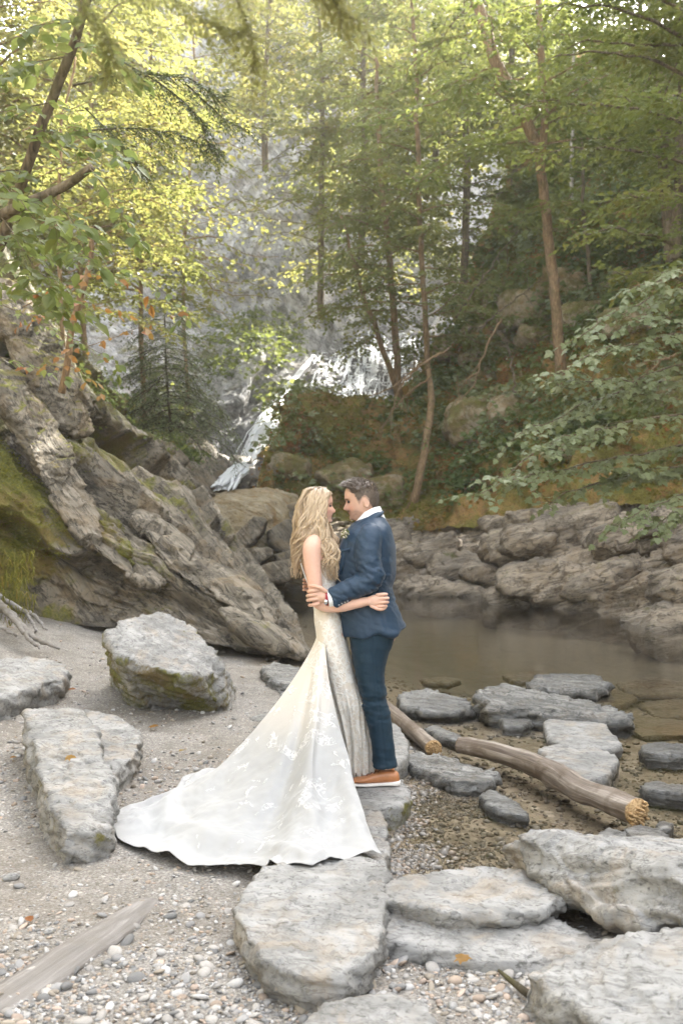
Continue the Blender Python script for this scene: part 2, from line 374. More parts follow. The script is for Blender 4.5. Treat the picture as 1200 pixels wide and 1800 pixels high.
MAT['needle_light'] = leaf_material('hemlock_needle_painted_sun', [(.15, .17, .06), (.18, .195, .07), (.21, .215, .08), (.23, .225, .085), (.25, .23, .09)], .6, .45, .3)  # sunlight on the near bough is put into this brighter needle colour
MAT['needle_pale'] = leaf_material('pale_hemlock_needle', [(.07, .095, .045), (.095, .125, .06), (.12, .15, .075), (.14, .165, .08), (.15, .16, .06)], .35, .45, .3)  # paler copy of the needle, with skylight put into its colour
MAT['moss_tuft'] = leaf_material('moss_tuft', [(.085, .09, .015), (.125, .125, .02), (.16, .15, .024), (.18, .165, .03), (.19, .14, .035)], .3, .8, .1)
MAT['under'] = leaf_material('undergrowth_leaf', [(.075, .115, .03), (.105, .155, .04), (.14, .185, .05), (.17, .19, .055), (.21, .165, .05)], .5)

def bark_material(name, a, b, c, scale=1.0):
    m = M(name); p = m.pos(); st = m.mapv(p, scale=(9*scale, 9*scale, 1.6*scale))
    n = m.noise(st, 3, 6, .65, .5); k = m.noise(p, 4*scale, 4, .6)
    col = m.ramp(n, [(.3, c), (.5, a), (.7, b)]); col = m.mix(m.ramp(k, [(.5, 0.0), (.7, .6)]), col, (.09, .085, .03))
    return m.done(m.bsdf(col, .9, .15, m.bump(n, .8, .02)))
MAT['bark'] = bark_material('brown_bark', (.15, .115, .075), (.25, .20, .14), (.05, .04, .03))
MAT['orange_bark'] = bark_material('tan_bark', (.22, .145, .08), (.34, .24, .14), (.09, .06, .035))
MAT['pale_bark'] = bark_material('pale_bark', (.34, .31, .26), (.5, .47, .42), (.12, .10, .08))
MAT['dark_bark'] = bark_material('dark_bark', (.06, .048, .034), (.11, .09, .065), (.02, .016, .012))
def driftwood_material(name='driftwood', ca=(.07, .05, .036), cb=(.17, .135, .105), cc=(.34, .295, .245), cd=(.10, .07, .045)):
    m = M(name); p = m.pos(); st = m.mapv(m.attr('grain', True), scale=(1.6, 26, 26))
    n = m.noise(st, 1.0, 6, .65, .5); k = m.noise(p, 5, 5, .6, .5); f = m.noise(st, 5, 4, .6)
    col = m.ramp(n, [(.3, ca), (.5, cb), (.68, cc)])
    col = m.mix(m.ramp(k, [(.50, 0.0), (.62, .75)]), col, cd)
    cut = m.attr('cut'); col = m.mix(cut, col, m.ramp(f, [(.3, (.19, .10, .035)), (.6, (.46, .31, .15))]))
    return m.done(m.bsdf(col, .62, .3, m.bump(m.math('ADD', n, m.math('MULTIPLY', f, .4)), .6, .012)))
MAT['driftwood'] = driftwood_material()
MAT['grey_wood'] = driftwood_material('grey_wood', (.11, .098, .084), (.18, .163, .145), (.26, .242, .22), (.15, .132, .11))
# ------------------------------------------------------------------ ground with the creek and pool
EDGE_Y = [2.0, 4.0, 4.6, 5.4, 6.4, 7.4, 8.6, 9.8, 11.2, 12.2, 13.5, 16, 19, 22, 26]
EDGE_X = [3.0, 1.3, .45, .34, .48, .50, .25, -.30, -.85, -.95, -.85, -1.6, -2.6, -3.4, -3.6]
def creek_d(x, y):
    d = x-np.interp(y, EDGE_Y, EDGE_X)
    near = (y-(4.55-.25*np.clip(x, 0, 4)))
    return np.minimum(d*.8, near*.8)
def ground_z(x, y):
    x = np.asarray(x, float); y = np.asarray(y, float); q = np.stack([x, y, 0*x], -1).reshape(-1, 3)
    w = (fbm(q, .9, 3, seed=3)*.35).reshape(x.shape)
    d = creek_d(x, y)+w*.5
    z = -.035-.05*sm(.0, .5, d)-.035*sm(.5, 2, d)-.40*sm(8.8, 12.5, y)*sm(.3, 2.0, d)
    land = .05*fbm(q, .7, 3, seed=5).reshape(x.shape)
    z = np.where(d > 0, z, 0) + (land-.0)*(1-sm(-.25, .1, d)) + (d <= 0)*(-.035)*sm(-.35, 0, d)
    z = z+.42*sm(-1.4, -4.0, x)*sm(5.5, 9.5, y)+.9*sm(-4.0, -9, x)*sm(4, 9, y)
    z = z+.9*sm(5.0, 11, x)*(1-sm(8, 14, y))
    return z
WATER_Z = -.034
def build_ground():
    xs = np.concatenate([np.linspace(-60, -6, 28), np.linspace(-5.8, 6.8, 170), np.linspace(7, 60, 28)])
    ys = np.concatenate([np.linspace(-40, 1.6, 20), 1.8+np.geomspace(.02, 1, 2)[:1]*0, np.geomspace(1.9, 14, 210), np.linspace(14.3, 30, 40), np.linspace(31, 95, 18)])
    X, Y = np.meshgrid(xs, ys); Z = ground_z(X, Y)
    q = np.stack([X, Y, 0*X], -1).reshape(-1, 3)
    Z += ((fbm(q, 9, 3, seed=9)*.012)+(fbm(q, 3.2, 3, seed=4)*.018)).reshape(X.shape)
    Z -= .25*sm(24, 30, Y)
    wet = (sm(-.22, .03, creek_d(X, Y)+(fbm(q, 2.2, 4, seed=8)*.30).reshape(X.shape))).ravel()
    V = np.stack([X, Y, Z], -1).reshape(-1, 3)
    mk('ground', V, grid_faces(*X.shape), MAT['ground'], attrs={'wet': wet, 'deep_dim': (sm(8.3, 12.5, Y)*sm(.2, 1.5, creek_d(X, Y))).ravel()}, kind='structure')
    # water sheet: only over the creek bed
    xs = np.linspace(-5, 16, 70); ys = np.linspace(3.2, 27.5, 90); X, Y = np.meshgrid(xs, ys)
    Vw = np.stack([X, Y, np.full(X.shape, WATER_Z)], -1).reshape(-1, 3); Fw = grid_faces(*X.shape)
    dd = creek_d(Vw[:, 0], Vw[:, 1])
    keep = (dd[Fw] > -.35).any(1); Fw = Fw[keep]
    u, inv = np.unique(Fw, return_inverse=True)
    mk('pool_water', Vw[u], inv.reshape(Fw.shape), MAT['water'], kind='structure')
build_ground()

pxy = lambda V: (600+V[:, 0]/V[:, 1]*F, 900-(V[:, 2]-CZ)/V[:, 1]*F)
SURF = {}; AREA = {}
def area_of(V, nr, nc):
    g = V.reshape(nr, nc, 3); return np.linalg.norm(np.cross(np.gradient(g, axis=0), np.gradient(g, axis=1)), axis=-1).ravel()
def rocky_patch(name, ctrl, nr, nc, mat, disp, kind='structure', parent=None, moss=None, wet=None, flip=False, label=None, cat=None, cell=None):
    Gd = patch(ctrl, nr, nc); V = Gd.reshape(-1, 3); Fq = grid_faces(nr, nc)
    N = vnormals(V, Fq)
    if (N*(np.array([0, 0, CZ])-V)).sum(1).mean() < 0: Fq = Fq[:, ::-1]; N = -N
    u = np.tile(np.linspace(0, 1, nc), nr); v = np.repeat(np.linspace(0, 1, nr), nc)
    V = V+N*disp(V, u, v)[:, None]
    N = vnormals(V, Fq)
    at = {'moss': moss(V, N, u, v) if moss else np.zeros(len(V)), 'wet': wet(V, N, u, v) if wet else np.zeros(len(V))}
    AREA[name] = area_of(V, nr, nc)
    o = mk(name, V, Fq, mat, parent=parent, attrs=at, kind=kind, label=label, cat=cat)
    SURF[name] = (V, N, u, v)
    return o
def saw(x, sharp=.12):
    f = x-np.floor(x); return np.where(f < sharp, f/sharp, 1-(f-sharp)/(1-sharp))

# ------------------------------------------------------------------ left ledge: slate beds dipping to the lower right
LEDGE = [
 [(550,1162,12.0),(440,1160,11.6),(330,1144,11.7),(210,1104,12.1),(60,1086,12.5),(-100,1084,12.5),(-500,1084,12)],
 [(549,1156,12.05),(435,1118,12.0),(310,1055,12.3),(180,1000,12.3),(60,950,12.2),(-100,920,12.0),(-500,900,11.5)],
 [(548,1150,12.2),(430,1085,12.5),(290,985,12.8),(190,905,12.9),(70,800,13.0),(-80,690,12.8),(-500,560,12)],
 [(545,1143,12.5),(440,1062,13.3),(330,940,14.2),(240,850,14.6),(110,740,15.0),(-40,570,14.2),(-500,380,13)],
 [(541,1135,12.8),(470,1058,14.3),(385,950,16.2),(290,835,17.5),(195,735,16.2),(62,565,15),(-60,420,15),],
 [(540,1140,13.5),(490,1072,15.8),(410,965,18.2),(310,850,20),(220,760,18.6),(95,590,17.5),(-60,440,18.5)],
 [(545,1165,14.5),(520,1110,17),(440,1010,20),(330,930,22),(250,840,21),(130,700,21),(-40,560,22)],
]
def ledge_disp(V, u, v):
    w = fbm(V, .5, 4, seed=1)*.8; w2 = fbm(V*np.array([1, 1, 2]), 1.6, 4, seed=2)
    D = nrm(np.array([4.2, -3.0, -4.5])); al = lambda Z, k: Z-np.outer(Z@D, D)*(1-k)
    amp = sm(0, .16, u)*(.5+.5*sm(.2, .6, u)); q = al(V+np.stack([w, w2*.4, w*.5], -1)*.5, .28)
    gap = facet(q, .55, 21, .5, .2)
    b1 = saw(v*4.3+w*.9+gap*.6+u*.5, .045)*.62; b2 = saw(v*14+w*2.0+facet(q, 1.1, 22, .6, .1)*1.3-u*1.2, .07)*.13; b3 = saw(v*40+w*4+w2*1.5+facet(q, 2.3, 23, .6, .1)*2-u*3, .1)*.035
    blk = facet(q*np.array([1, 1.0, 1.2]), .9, 7, .55, .4)*.26*sm(.2, .6, u)+facet(q, 2.4, 8, .5, .5)*.06+facet(q, 6, 9, .5, .6)*.014
    hole = np.exp(-((u-.80)/.10)**2-((v-.52)/.07)**2)*.55+np.exp(-((u-.62)/.05)**2-((v-.60)/.05)**2)*.35; b2 = b2*(1-.5*sm(.45, .7, u))
    return amp*(b1+b2+blk+fbm(V, .7, 3, seed=6)*.20*sm(.35, .8, u)-.36-hole*1.4)+b3*sm(0, .08, u)*(1-.7*sm(.4, .65, u))+fbm(V, 6, 4, seed=8)*.010
def ledge_moss(V, N, u, v):
    n = fbm(V, .8, 4, seed=12)
    a = sm(.50, .72, u)*sm(.02, .10, v)*(1-sm(.30, .42, v))*.85
    b = .55*sm(.15, .45, u)*sm(.05, .4, n+.25)
    c = .85*sm(.50, .75, u)*sm(.50, .68, v)+.30*sm(.3, .5, u)*(fbm(V*np.array([1, 1, 1.5]), 1.5, 3, seed=13) > .12)
    return np.clip(np.maximum(np.maximum(a, b), c)+.25*n, 0, 1)
rocky_patch('rock_ledge', LEDGE, 400, 310, MAT['ledge'], ledge_disp, moss=ledge_moss,
            wet=lambda V, N, u, v: np.clip(sm(.045, 0, v)*.8+.8*sm(.45, .75, u+.15*fbm(V, .9, 3, seed=14))*sm(.25, .5, v), 0, 1))

def bed_plate(name, line, thick, depth, mat, seed, parent=None, moss=.2, kind=None):
    """a long thick plate of slate along a line of (px,py,Y) with given height and depth"""
    c = crom([P(*q) for q in line], 60); n = 22; a = np.linspace(0, 2*math.pi, n, endpoint=False)
    T = nrm(np.gradient(c, axis=0)); up = nrm(np.array([.25, -.25, 1.0])-T*(T@np.array([.25, -.25, 1.0]))[:, None]); sd = np.cross(T, up)
    t = np.linspace(0, 1, 60); prof = (np.sin(np.pi*np.clip(t*.94+.03, 0, 1))**.45)
    ca = np.sign(np.cos(a))*np.abs(np.cos(a))**.6; sa = np.sign(np.sin(a))*np.abs(np.sin(a))**.7
    V = c[:, None]+(prof*depth)[:, None, None]*ca[None, :, None]*sd[:, None]+(prof*thick)[:, None, None]*sa[None, :, None]*up[:, None]
    V = V.reshape(-1, 3); Fs = [grid_faces(60, n, True)]; e = len(V); V = np.vstack([V, c[0], c[-1]]); j = np.arange(n); k = (j+1) % n
    Fs.append(np.vstack([np.stack([k, j, np.full(n, e)], 1), np.stack([59*n+j, 59*n+k, np.full(n, e+1)], 1)]))
    V, Fs = remesh(V, Fs, .022); N = vnormals(V, Fs[-1])
    qq = V+fbm(V, 1.2, 3, seed=seed)[:, None]*.4; V = V+N*(facet(qq*np.array([.8, 1, 1.5]), 1.7, seed, .5, .5)*.10+facet(qq*np.array([.7, 1, 2]), 4.5, seed+1, .5, .6)*.03+saw(V@np.array([.45, -.2, 1.0])*11+fbm(V, 1.5, 3, seed=seed+1)*2, .15)*.010+fbm(V, 9, 3, seed=seed)*.008)[:, None]
    N = vnormals(V, Fs[-1])
    return mk(name, V, Fs, mat, parent=parent, attrs={'moss': moss*sm(.2, .8, N[:, 2])+.2*fbm(V, 1.5, 3, seed=seed), 'wet': 0*V[:, 0]}, kind=kind)
led = bpy.data.objects['rock_ledge']
for i, (ln, th, dp, mo) in enumerate([
    ([(338,978,13.1),(385,1015,12.6),(430,1055,12.25),(478,1098,12.15)], .05, .34, .3),
    ([(395,1070,11.9),(440,1098,11.75),(495,1126,11.7),(548,1152,11.85)], .06, .30, .3),
    ([(5,500,13.8),(55,600,13.7),(100,680,13.7),(150,770,13.7)], .20, .55, .75),
    ([(-20,640,13.1),(30,700,13.0),(75,770,12.9),(110,840,12.7)], .14, .40, .6),
    ([(60,745,12.8),(115,855,12.6),(185,950,12.4),(280,1030,12.15)], .05, .34, .2),
    ([(250,905,13.3),(300,955,12.85),(345,1005,12.5),(392,1048,12.3)], .05, .32, .25)]):
    bed_plate('slate_plate', ln, th, dp, MAT['ledge'], 20+i*3, parent=led, moss=mo)

# ------------------------------------------------------------------ rock bank beyond the pool
BANK = [
 [(560,1090,26),(700,1076,23.0),(850,1092,19.8),(1000,1116,17.4),(1200,1142,15.4),(1500,1190,13)],
 [(560,1000,27),(700,1010,23.8),(850,1020,20.6),(1000,1030,18.2),(1200,1050,16.0),(1500,1060,13.6)],
 [(560,960,28.5),(700,965,25.2),(850,965,22.2),(1000,965,19.8),(1200,975,17.2),(1500,960,15)],
 [(560,930,30),(690,922,27.0),(820,920,24.2),(960,897,22.2),(1100,884,20.6),(1200,884,19.6),(1500,850,17)][:6],
 [(560,900,32),(690,890,29),(820,885,26.2),(960,860,24.4),(1150,850,22),(1500,800,19)],
]
def bank_disp(V, u, v):
    w = fbm(V, .4, 4, seed=31); q = V+np.stack([w, w*.5, fbm(V, .6, 3, seed=32)], -1)*1.1; q = q@np.array([[.85, .2, .5], [-.2, 1, 0], [-.5, 0, .85]])*np.array([.55, .8, 1.5])
    b = V@nrm(np.array([-.30, .25, 1.0]))+w*.55
    return w*.5+facet(q, .55, 3, .55, .5)*.20+facet(q, 1.5, 4, .5, .6)*.11+facet(q, 3.6, 5, .5, .7)*.035+saw(b*2.1, .12)*.17+saw(b*6.3+w*1.5, .15)*.05+fbm(V, 2.8, 4, seed=33)*.06+fbm(V, 9, 3, seed=34)*.016-.2
rocky_patch('rock_bank', BANK, 160, 360, MAT['bank'], bank_disp,
            moss=lambda V, N, u, v: np.clip(.55*sm(.6, .95, v)+.45*fbm(V, .7, 4, seed=36)+.08, 0, 1),
            wet=lambda V, N, u, v: np.clip(sm(.30, .05, v)+.85*sm(-.02, .2, fbm(V*np.array([1, 1, .5]), .5, 3, seed=37))*sm(.35, .6, u), 0, 1))

# ------------------------------------------------------------------ wooded hillside on the right
HILL = [  # last column lies out of frame, raised steeply to block the sun
 [(448,862,27.2),(530,900,26.5),(690,930,26.0),(820,925,23.6),(960,902,21.8),(1100,892,20.2),(1250,892,19.2),(1700,860,16)],
 [(458,824,27.6),(530,830,27.6),(690,850,27.6),(830,830,25.4),(970,790,23.6),(1100,760,22.2),(1250,740,21),(1700,560,17)],
 [(478,776,28.2),(550,770,28.8),(700,765,29.2),(850,720,27.8),(990,660,25.6),(1110,600,24.4),(1250,560,23),(1700,150,18)],
 [(498,748,29.0),(565,718,30.0),(700,700,31.0),(820,640,30.4),(960,520,28.8),(1100,440,27.0),(1250,400,26),(1700,-300,20)],
 [(505,750,30.5),(570,720,31.5),(705,690,32.5),(820,560,33.0),(950,360,33.0),(1090,260,31.0),(1250,200,30),(1700,-800,22)],
 [(500,775,32),(560,750,33),(715,715,34.5),(830,500,36),(950,240,38.0),(1090,110,37.0),(1250,150,36),(1700,-1450,27)],
 [(450,830,34),(560,800,35),(735,760,37),(850,470,42),(960,150,45),(1100,60,44),(1250,30,44),(1700,-1000,37)],
]
def hill_disp(V, u, v):
    return (fbm(V, .35, 4, seed=41)*1.0+facet(V+fbm(V, .8, 3, seed=43)[:, None]*.8, .45, 5, .5, .6)*.5+facet(V+fbm(V, 1.2, 3, seed=45)[:, None]*.5, 1.1, 6, .5, .6)*.22)*sm(0, .10, v)+fbm(V, 1.1, 4, seed=42)*.40+fbm(V, 4, 3, seed=44)*.10
rocky_patch('hillside', HILL, 220, 290, MAT['hill'], hill_disp)

# ------------------------------------------------------------------ pale slope, gorge wall and cliff at the back
SLOPE = [
 [(180,930,18),(270,900,19),(345,915,20.5),(400,900,23.0),(450,880,26)],
 [(190,830,19.5),(280,850,20.5),(345,862,22.0),(395,868,24.0),(450,860,27)],
 [(195,775,21),(270,790,23.0),(340,815,25.0),(400,838,26.5),(455,840,29)],
 [(190,735,24),(250,742,26.5),(325,775,28.5),(400,815,30),(460,825,32)],
 [(150,690,27),(240,705,31),(320,745,33),(400,800,34.5),(480,810,36)],
]
rocky_patch('rock_slope', SLOPE, 150, 170, MAT['ledge'],
            lambda V, u, v: facet((V+fbm(V, .7, 3, seed=51)[:, None]*.7)*np.array([1, 1, 1.6]), .6, 9, .5, .5)*.28+fbm(V, .5, 4, seed=55)*.4+saw(v*8+u*3+fbm(V, .5, 3, seed=52)*2, .2)*.15+fbm(V, 3, 4, seed=53)*.06-.1,
            moss=lambda V, N, u, v: np.clip(.35*fbm(V, .5, 4, seed=54)+.15*sm(.5, 1, v), 0, 1),
            wet=lambda V, N, u, v: np.clip(sm(.62, .85, u), 0, 1))
WALL = [
 [(60,800,33),(200,790,33.5),(330,815,34.5),(430,850,34.8),(520,850,35.5),(620,800,37),(780,770,39),(1000,760,42)],
 [(60,730,34),(200,725,35),(330,740,36),(430,755,36.0),(520,750,37),(620,745,38.4),(780,730,40),(1000,700,43)],
 [(60,650,37),(200,650,38),(330,680,37.8),(430,685,37.6),(520,690,38.6),(620,700,39.6),(780,680,41),(1000,620,45)],
 [(60,570,41),(200,580,41),(330,600,40.5),(430,620,39.6),(520,640,39.8),(620,640,41),(780,620,42.5),(1000,520,48)],
 [(60,470,46),(200,500,45),(330,530,43.5),(430,560,42.6),(520,590,42.5),(620,598,42.8),(760,572,44.5),(1000,430,51)],
 [(60,350,48),(200,380,46.5),(330,400,44.5),(440,430,43.6),(530,490,43.6),(620,545,44.4),(760,500,46.5),(1000,330,54)],
 [(60,200,51),(200,220,49),(330,240,46),(440,260,45),(530,290,45),(620,380,46),(760,380,50),(1000,220,60)],
 [(60,50,54),(200,60,52),(330,80,48),(440,120,46.5),(530,180,46.5),(620,230,48),(760,200,54),(1000,60,70)],
 [(60,-150,58),(200,-150,55),(330,-120,51),(440,-80,49),(530,-60,49),(620,-60,51),(760,-100,60),(1000,-200,84)],
]
def wall_disp(V, u, v):
    r = fbm(V, .2, 4, seed=61)*.8; w = fbm(V, .25, 3, seed=62)
    d = V@nrm(np.array([.75, .2, .62]))
    q = V+np.stack([w, w, fbm(V, .3, 3, seed=65)], -1)*1.5; q = q@np.array([[.8, 0, .6], [0, .7, 0], [-.6, 0, .8]])*np.array([2.2, 1, .8])
    return r+facet(q, .22, 11, .5, .5)*.6+facet(q, .6, 12, .5, .6)*.24+facet(q, 1.5, 13, .5, .6)*.12+fbm(V, 1.4, 4, seed=63)*.15
def wall_wet(V, N, u, v):
    px = V[:, 0]/V[:, 1]*F+600; py = 900-(V[:, 2]-CZ)/V[:, 1]*F
    a = sm(300, 340, px)*sm(665, 690, py)
    b = sm(525, 560, px)*sm(565, 600, py)
    return np.clip(a+b, 0, 1)
def wall_moss(V, N, u, v):
    return np.clip(.45*fbm(V, .25, 4, seed=64)+.25*(1-sm(.2, .6, u)) + .2*sm(.2, .7, N[:, 2]), 0, 1)
rocky_patch('gorge_wall', WALL, 260, 260, MAT['cliff'], wall_disp, moss=wall_moss, wet=wall_wet)

# left gorge side: a high wooded slope that starts outside the frame and runs to the back
LEFT = [
 [(-6,-25,0),(-6.5,-5,0),(-7.5,6,.2),(-8.2,14,.6),(-7.5,20,2.0),(-8.6,27,4.5),(-12,34,6),(-16,44,9)],
 [(-9,-25,5),(-9.5,-5,5),(-10.5,6,5),(-10.2,14,5.5),(-9.8,20,6.5),(-11,27,9),(-15,34,12),(-19,46,17)],
 [(-13,-25,12),(-13.5,-5,12.5),(-14,6,13),(-13.4,14,12.5),(-13.4,20,12.5),(-15,27,14.5),(-19,36,18),(-24,50,25)],
 [(-19,-25,20),(-19,-5,21),(-19,6,21.5),(-18.4,14,20.5),(-18.4,20,18.5),(-20,27,19),(-25,38,24),(-30,54,33)],
 [(-32,-25,27),(-32,-5,28),(-32,6,29),(-32,14,27),(-32,20,24),(-34,27,24),(-38,40,30),(-44,60,42)],
 [(-60,-25,30),(-60,-5,31),(-60,6,32),(-60,14,31),(-60,20,29),(-60,27,29),(-62,42,35),(-66,66,48)],
]
def world_patch(name, ctrl, nr, nc, mat, disp, kind='structure'):
    Gd = patch(ctrl, nr, nc, True); V = Gd.reshape(-1, 3); Fq = grid_faces(nr, nc); N = vnormals(V, Fq)
    if N[:, 2].mean() < 0: Fq = Fq[:, ::-1]; N = -N
    u = np.tile(np.linspace(0, 1, nc), nr); v = np.repeat(np.linspace(0, 1, nr), nc)
    V = V+N*disp(V, u, v)[:, None]; N = vnormals(V, Fq); SURF[name] = (V, N, u, v); AREA[name] = area_of(V, nr, nc)
    return mk(name, V, Fq, mat, kind=kind)
LEFT = [[(x, y, z*(.5+.5*min(1, max(0, (y+2)/10)))*(1+(i > 1)*float(np.interp(y, [16, 22, 28, 36], [.0, .0, .0, 0])))) for (x, y, z) in row] for i, row in enumerate(LEFT)]  # unseen near end lowered to let more front light in
world_patch('gorge_side', LEFT, 120, 200, MAT['hill'], lambda V, u, v: fbm(V, .2, 4, seed=71)*1.2+fbm(V, .8, 3, seed=72)*.4)
BACK = [[(x, y0+abs(x)*.02, z) for x in (-90, -45, -15, 10, 40, 75, 110)] for y0, z in ((78, 0), (84, 22), (95, 40), (120, 48), (180, 50))]
world_patch('far_hill', BACK, 60, 120, MAT['hill'], lambda V, u, v: fbm(V, .08, 4, seed=75)*4)
RIGHT = [  # unseen slope, built up to keep the sun off the foreground
 [(12,-25,0),(11,-5,0),(10.5,6,.4),(10,12,.9),(9.5,16,1.5),(11,20,4),(13,27,8)],
 [(14,-25,8),(14,-5,9),(14,6,11),(13.5,12,12),(13.2,17,14),(14.5,22,18),(16.5,29,23)],
 [(19,-25,18),(19,-5,21),(19,6,24),(18.5,12,25),(18.5,18,28),(19,24,32),(21,31,35)],
 [(55,-25,26),(55,-5,30),(55,6,34),(54,12,38),(52,20,42),(52,28,42),(52,36,42)]]
RIGHT = [[(x, y, z*(.5+.5*min(1, max(0, (y+2)/10)))) for (x, y, z) in row] for row in RIGHT]
world_patch('sun_block_slope', RIGHT, 60, 90, MAT['hill'], lambda V, u, v: fbm(V, .25, 4, seed=77)*.9)

BEHIND = [[(x, y, z) for x in (-80, -40, -15, 0, 15, 40, 80)] for y, z in ((-10, .2), (-16, 1), (-24, 2.5), (-34, 4), (-50, 6), (-80, 8))]  # slope added behind the camera to cut the front light
world_patch('fill_block_slope', BEHIND, 50, 100, MAT['hill'], lambda V, u, v: fbm(V, .2, 4, seed=79)*1.2)
# ------------------------------------------------------------------ roots, fallen boughs
rge = np.random.default_rng(31)
def roots():
    c0 = P(20, 1075, 10.6); parts = []
    root = empty('tree_root', c0, 'bare pale tree roots running down onto the gravel at the left edge', 'root')
    for pts, r in (([P(-60,1010,10.8),P(0,1062,10.5),P(35,1095,10.2),P(62,1122,9.9),P(104,1139,9.75)], [.09,.075,.06,.045,.02]), ([P(18,1080,10.3),P(40,1108,10.0),P(58,1130,9.8),P(72,1140,9.7)], [.05,.04,.03,.012]), ([P(-40,1020,10.9),P(30,1068,10.7),P(60,1082,10.6),P(82,1108,10.4)], [.05,.045,.035,.015]), ([P(45,1075,10.6),P(58,1095,10.4),P(64,1112,10.2)], [.03,.025,.012]), ([P(-60,1060,10.6),P(0,1100,10.2),P(30,1118,10.0)], [.05,.035,.015])):
        c = crom(pts, 30); c = c+rge.normal(size=c.shape)*.006; V, Fs = tube(c, np.interp(np.linspace(0, 1, 30), np.linspace(0, 1, len(r)), r)*.62*(1+.12*fbm(c, 6, 2)), 9)
        mk('root', V, Fs, MAT['grey_wood'], parent=root, attrs={'cut': 0*V[:, 0], 'grain': V})
roots()
LBL = ['bare bough arching down from the leaning stem toward the falls', 'bare bough crossing just above the leaning stem', 'long dead branch lying on the slope right of the leaning stem', 'dead forked stick standing out of the mossy bank', 'pale dead branch high on the shaded slope', 'pale stick slanting beside the forked birch', 'thin dead branch beneath the pale maple boughs', 'bare twiggy bough left of the leaning stem']
for i, pts in enumerate([[(756,660,26.4),(720,690,26.2),(690,720,26),(660,770,26)], [(790,610,26),(740,640,26.2),(690,680,26.2),(640,700,26.4)], [(880,560,25.4),(850,620,25.2),(830,680,25),(800,705,24.9)], [(905,690,23.8),(900,650,23.7),(893,610,23.8),(880,590,23.9)], [(840,580,26.5),(900,530,26),(950,490,25.6)], [(800,560,26.4),(860,470,26),(915,400,25.6)], [(1195,620,20.4),(1140,650,20.6),(1100,690,20.8)], [(775,620,26),(730,650,26),(700,690,26),(686,745,26)]]):
    c = crom(np.array([P(*q) for q in pts]), 24); c += rge.normal(size=c.shape)*.02; parts = [tube(c, np.linspace(.032, .009, 24), 6)]
    for k in range(7):
        j = rge.integers(5, 22); d = nrm(c[min(j+1, 23)]-c[j]+rge.normal(size=3)*.12); L = rge.uniform(.3, .9); q = c[j]+d*np.linspace(0, L, 6)[:, None]+np.array([0, 0, -.15])*np.linspace(0, 1, 6)[:, None]**2*L; parts.append(tube(q, np.linspace(.014, .004, 6), 4, False))
    V, Fs = join(parts); mk('fallen_branch', V, Fs, MAT['bark' if i in (3, 4, 5) else 'orange_bark'], label=LBL[i], cat='branch', group='dead boughs on the slope', origin=c[0])
def grass():
    V = []; Fq = []; n = 0; tn = []
    for k in range(420):
        b = P(rge.uniform(-60, 62), rge.uniform(985, 1105), rge.uniform(10.3, 11.2)); h = rge.uniform(.06, .20); a = rge.uniform(0, 6.28); d = np.array([math.cos(a), math.sin(a)*.6-.5, 0])*h*rge.uniform(.3, .9); w = nrm(np.array([-d[1], d[0], .01]))*.006
        p1 = b+d*.4+np.array([0, 0, h*.7]); p2 = b+d+np.array([0, 0, h*rge.uniform(.2, .8)]); V += [b-w, b+w, p1+w, p1-w, p2]; Fq.append((n, n+1, n+2, n+3)); Fq.append((n+3, n+2, n+4, n+4)); n += 5; tn += [rge.random()]*5
    Q4 = np.array(Fq)[::2]; T3 = np.array(Fq)[1::2, :3]
    mk('grass', np.array(V), [Q4, T3], MAT['moss_tuft'], attrs={'tint': np.array(tn)}, kind='stuff')
grass()
# ------------------------------------------------------------------ loose rocks, each a thing of its own
def finish_rock(name, V, Fs, mat, label, group, seed, amp, size, bed, moss, wetline, cat='rock', strat=.35, stepn=6.0, side=0.0):
    Fq = Fs[-1] if Fs[-1].shape[1] == 4 else Fs[0]
    N = vnormals(V, Fq); c = V.mean(0); bed = nrm(np.array(bed, float)); d = (V-c)@bed
    top = sm(.55, .9, N[:, 2]); a = 1-.62*top
    w = fbm(V, 1.3/size, 3, seed=seed); q = V+np.stack([w, fbm(V, 1.3/size, 3, seed=seed+9), 0*w], -1)*size*.25
    hd = w*.035+facet(q, 1.9/size, seed, .5, .6)*.062*a+facet(q, 5.0/size, seed+1, .5, .7)*.034*(.35+.65*a)+facet(q, 12/size, seed+2, .5, .7)*.010
    hd = hd+(saw(d/size*stepn*1.4+w*1.6, .25)*.05+saw(d/size*stepn*4+w*3, .3)*.022)*strat*2*(1-top*.92)
    lay = fbm(V, .9/size, 3, seed=seed+5); hd = hd-.045*(np.floor(lay*9+w*3)-lay*9)*top*.5
    hd = hd+fbm(V, 9/size, 4, seed=seed+2)*.012
    V = V+N*(hd*size*amp)[:, None]; N = vnormals(V, Fq)
    n = fbm(V, 2.2/size, 4, seed=seed+3)
    at = {'moss': np.clip(moss+.4*n+side*sm(.75, .25, N[:, 2]), 0, 1), 'wet': np.clip(sm(wetline+.05, wetline-.01, V[:, 2]+n*.03), 0, 1)}
    o = np.array([V[:, 0].mean(), V[:, 1].mean(), V[:, 2].min()])
    return mk(name, V, Fs, mat, attrs=at, label=label, cat=cat, group=group, origin=o)
def hull_rock(pts, label, mat='slab', name='rock', group=None, seed=0, amp=1.0, bed=(.2, .3, 1), moss=0.0, wetline=-9, vox=None, **kw):
    V, Fs = hull(pts); ext = V.max(0)-V.min(0); size = float(np.sort(ext)[1]); Yd = V[:, 1].mean()
    V, Fs = remesh(V, Fs, vox or max(.0125, Yd*.0027), 0)
    return finish_rock(name, V, Fs, MAT[mat], label, group, seed, amp, min(size, .9 if amp <= 1 else size), bed, moss, wetline, **kw)
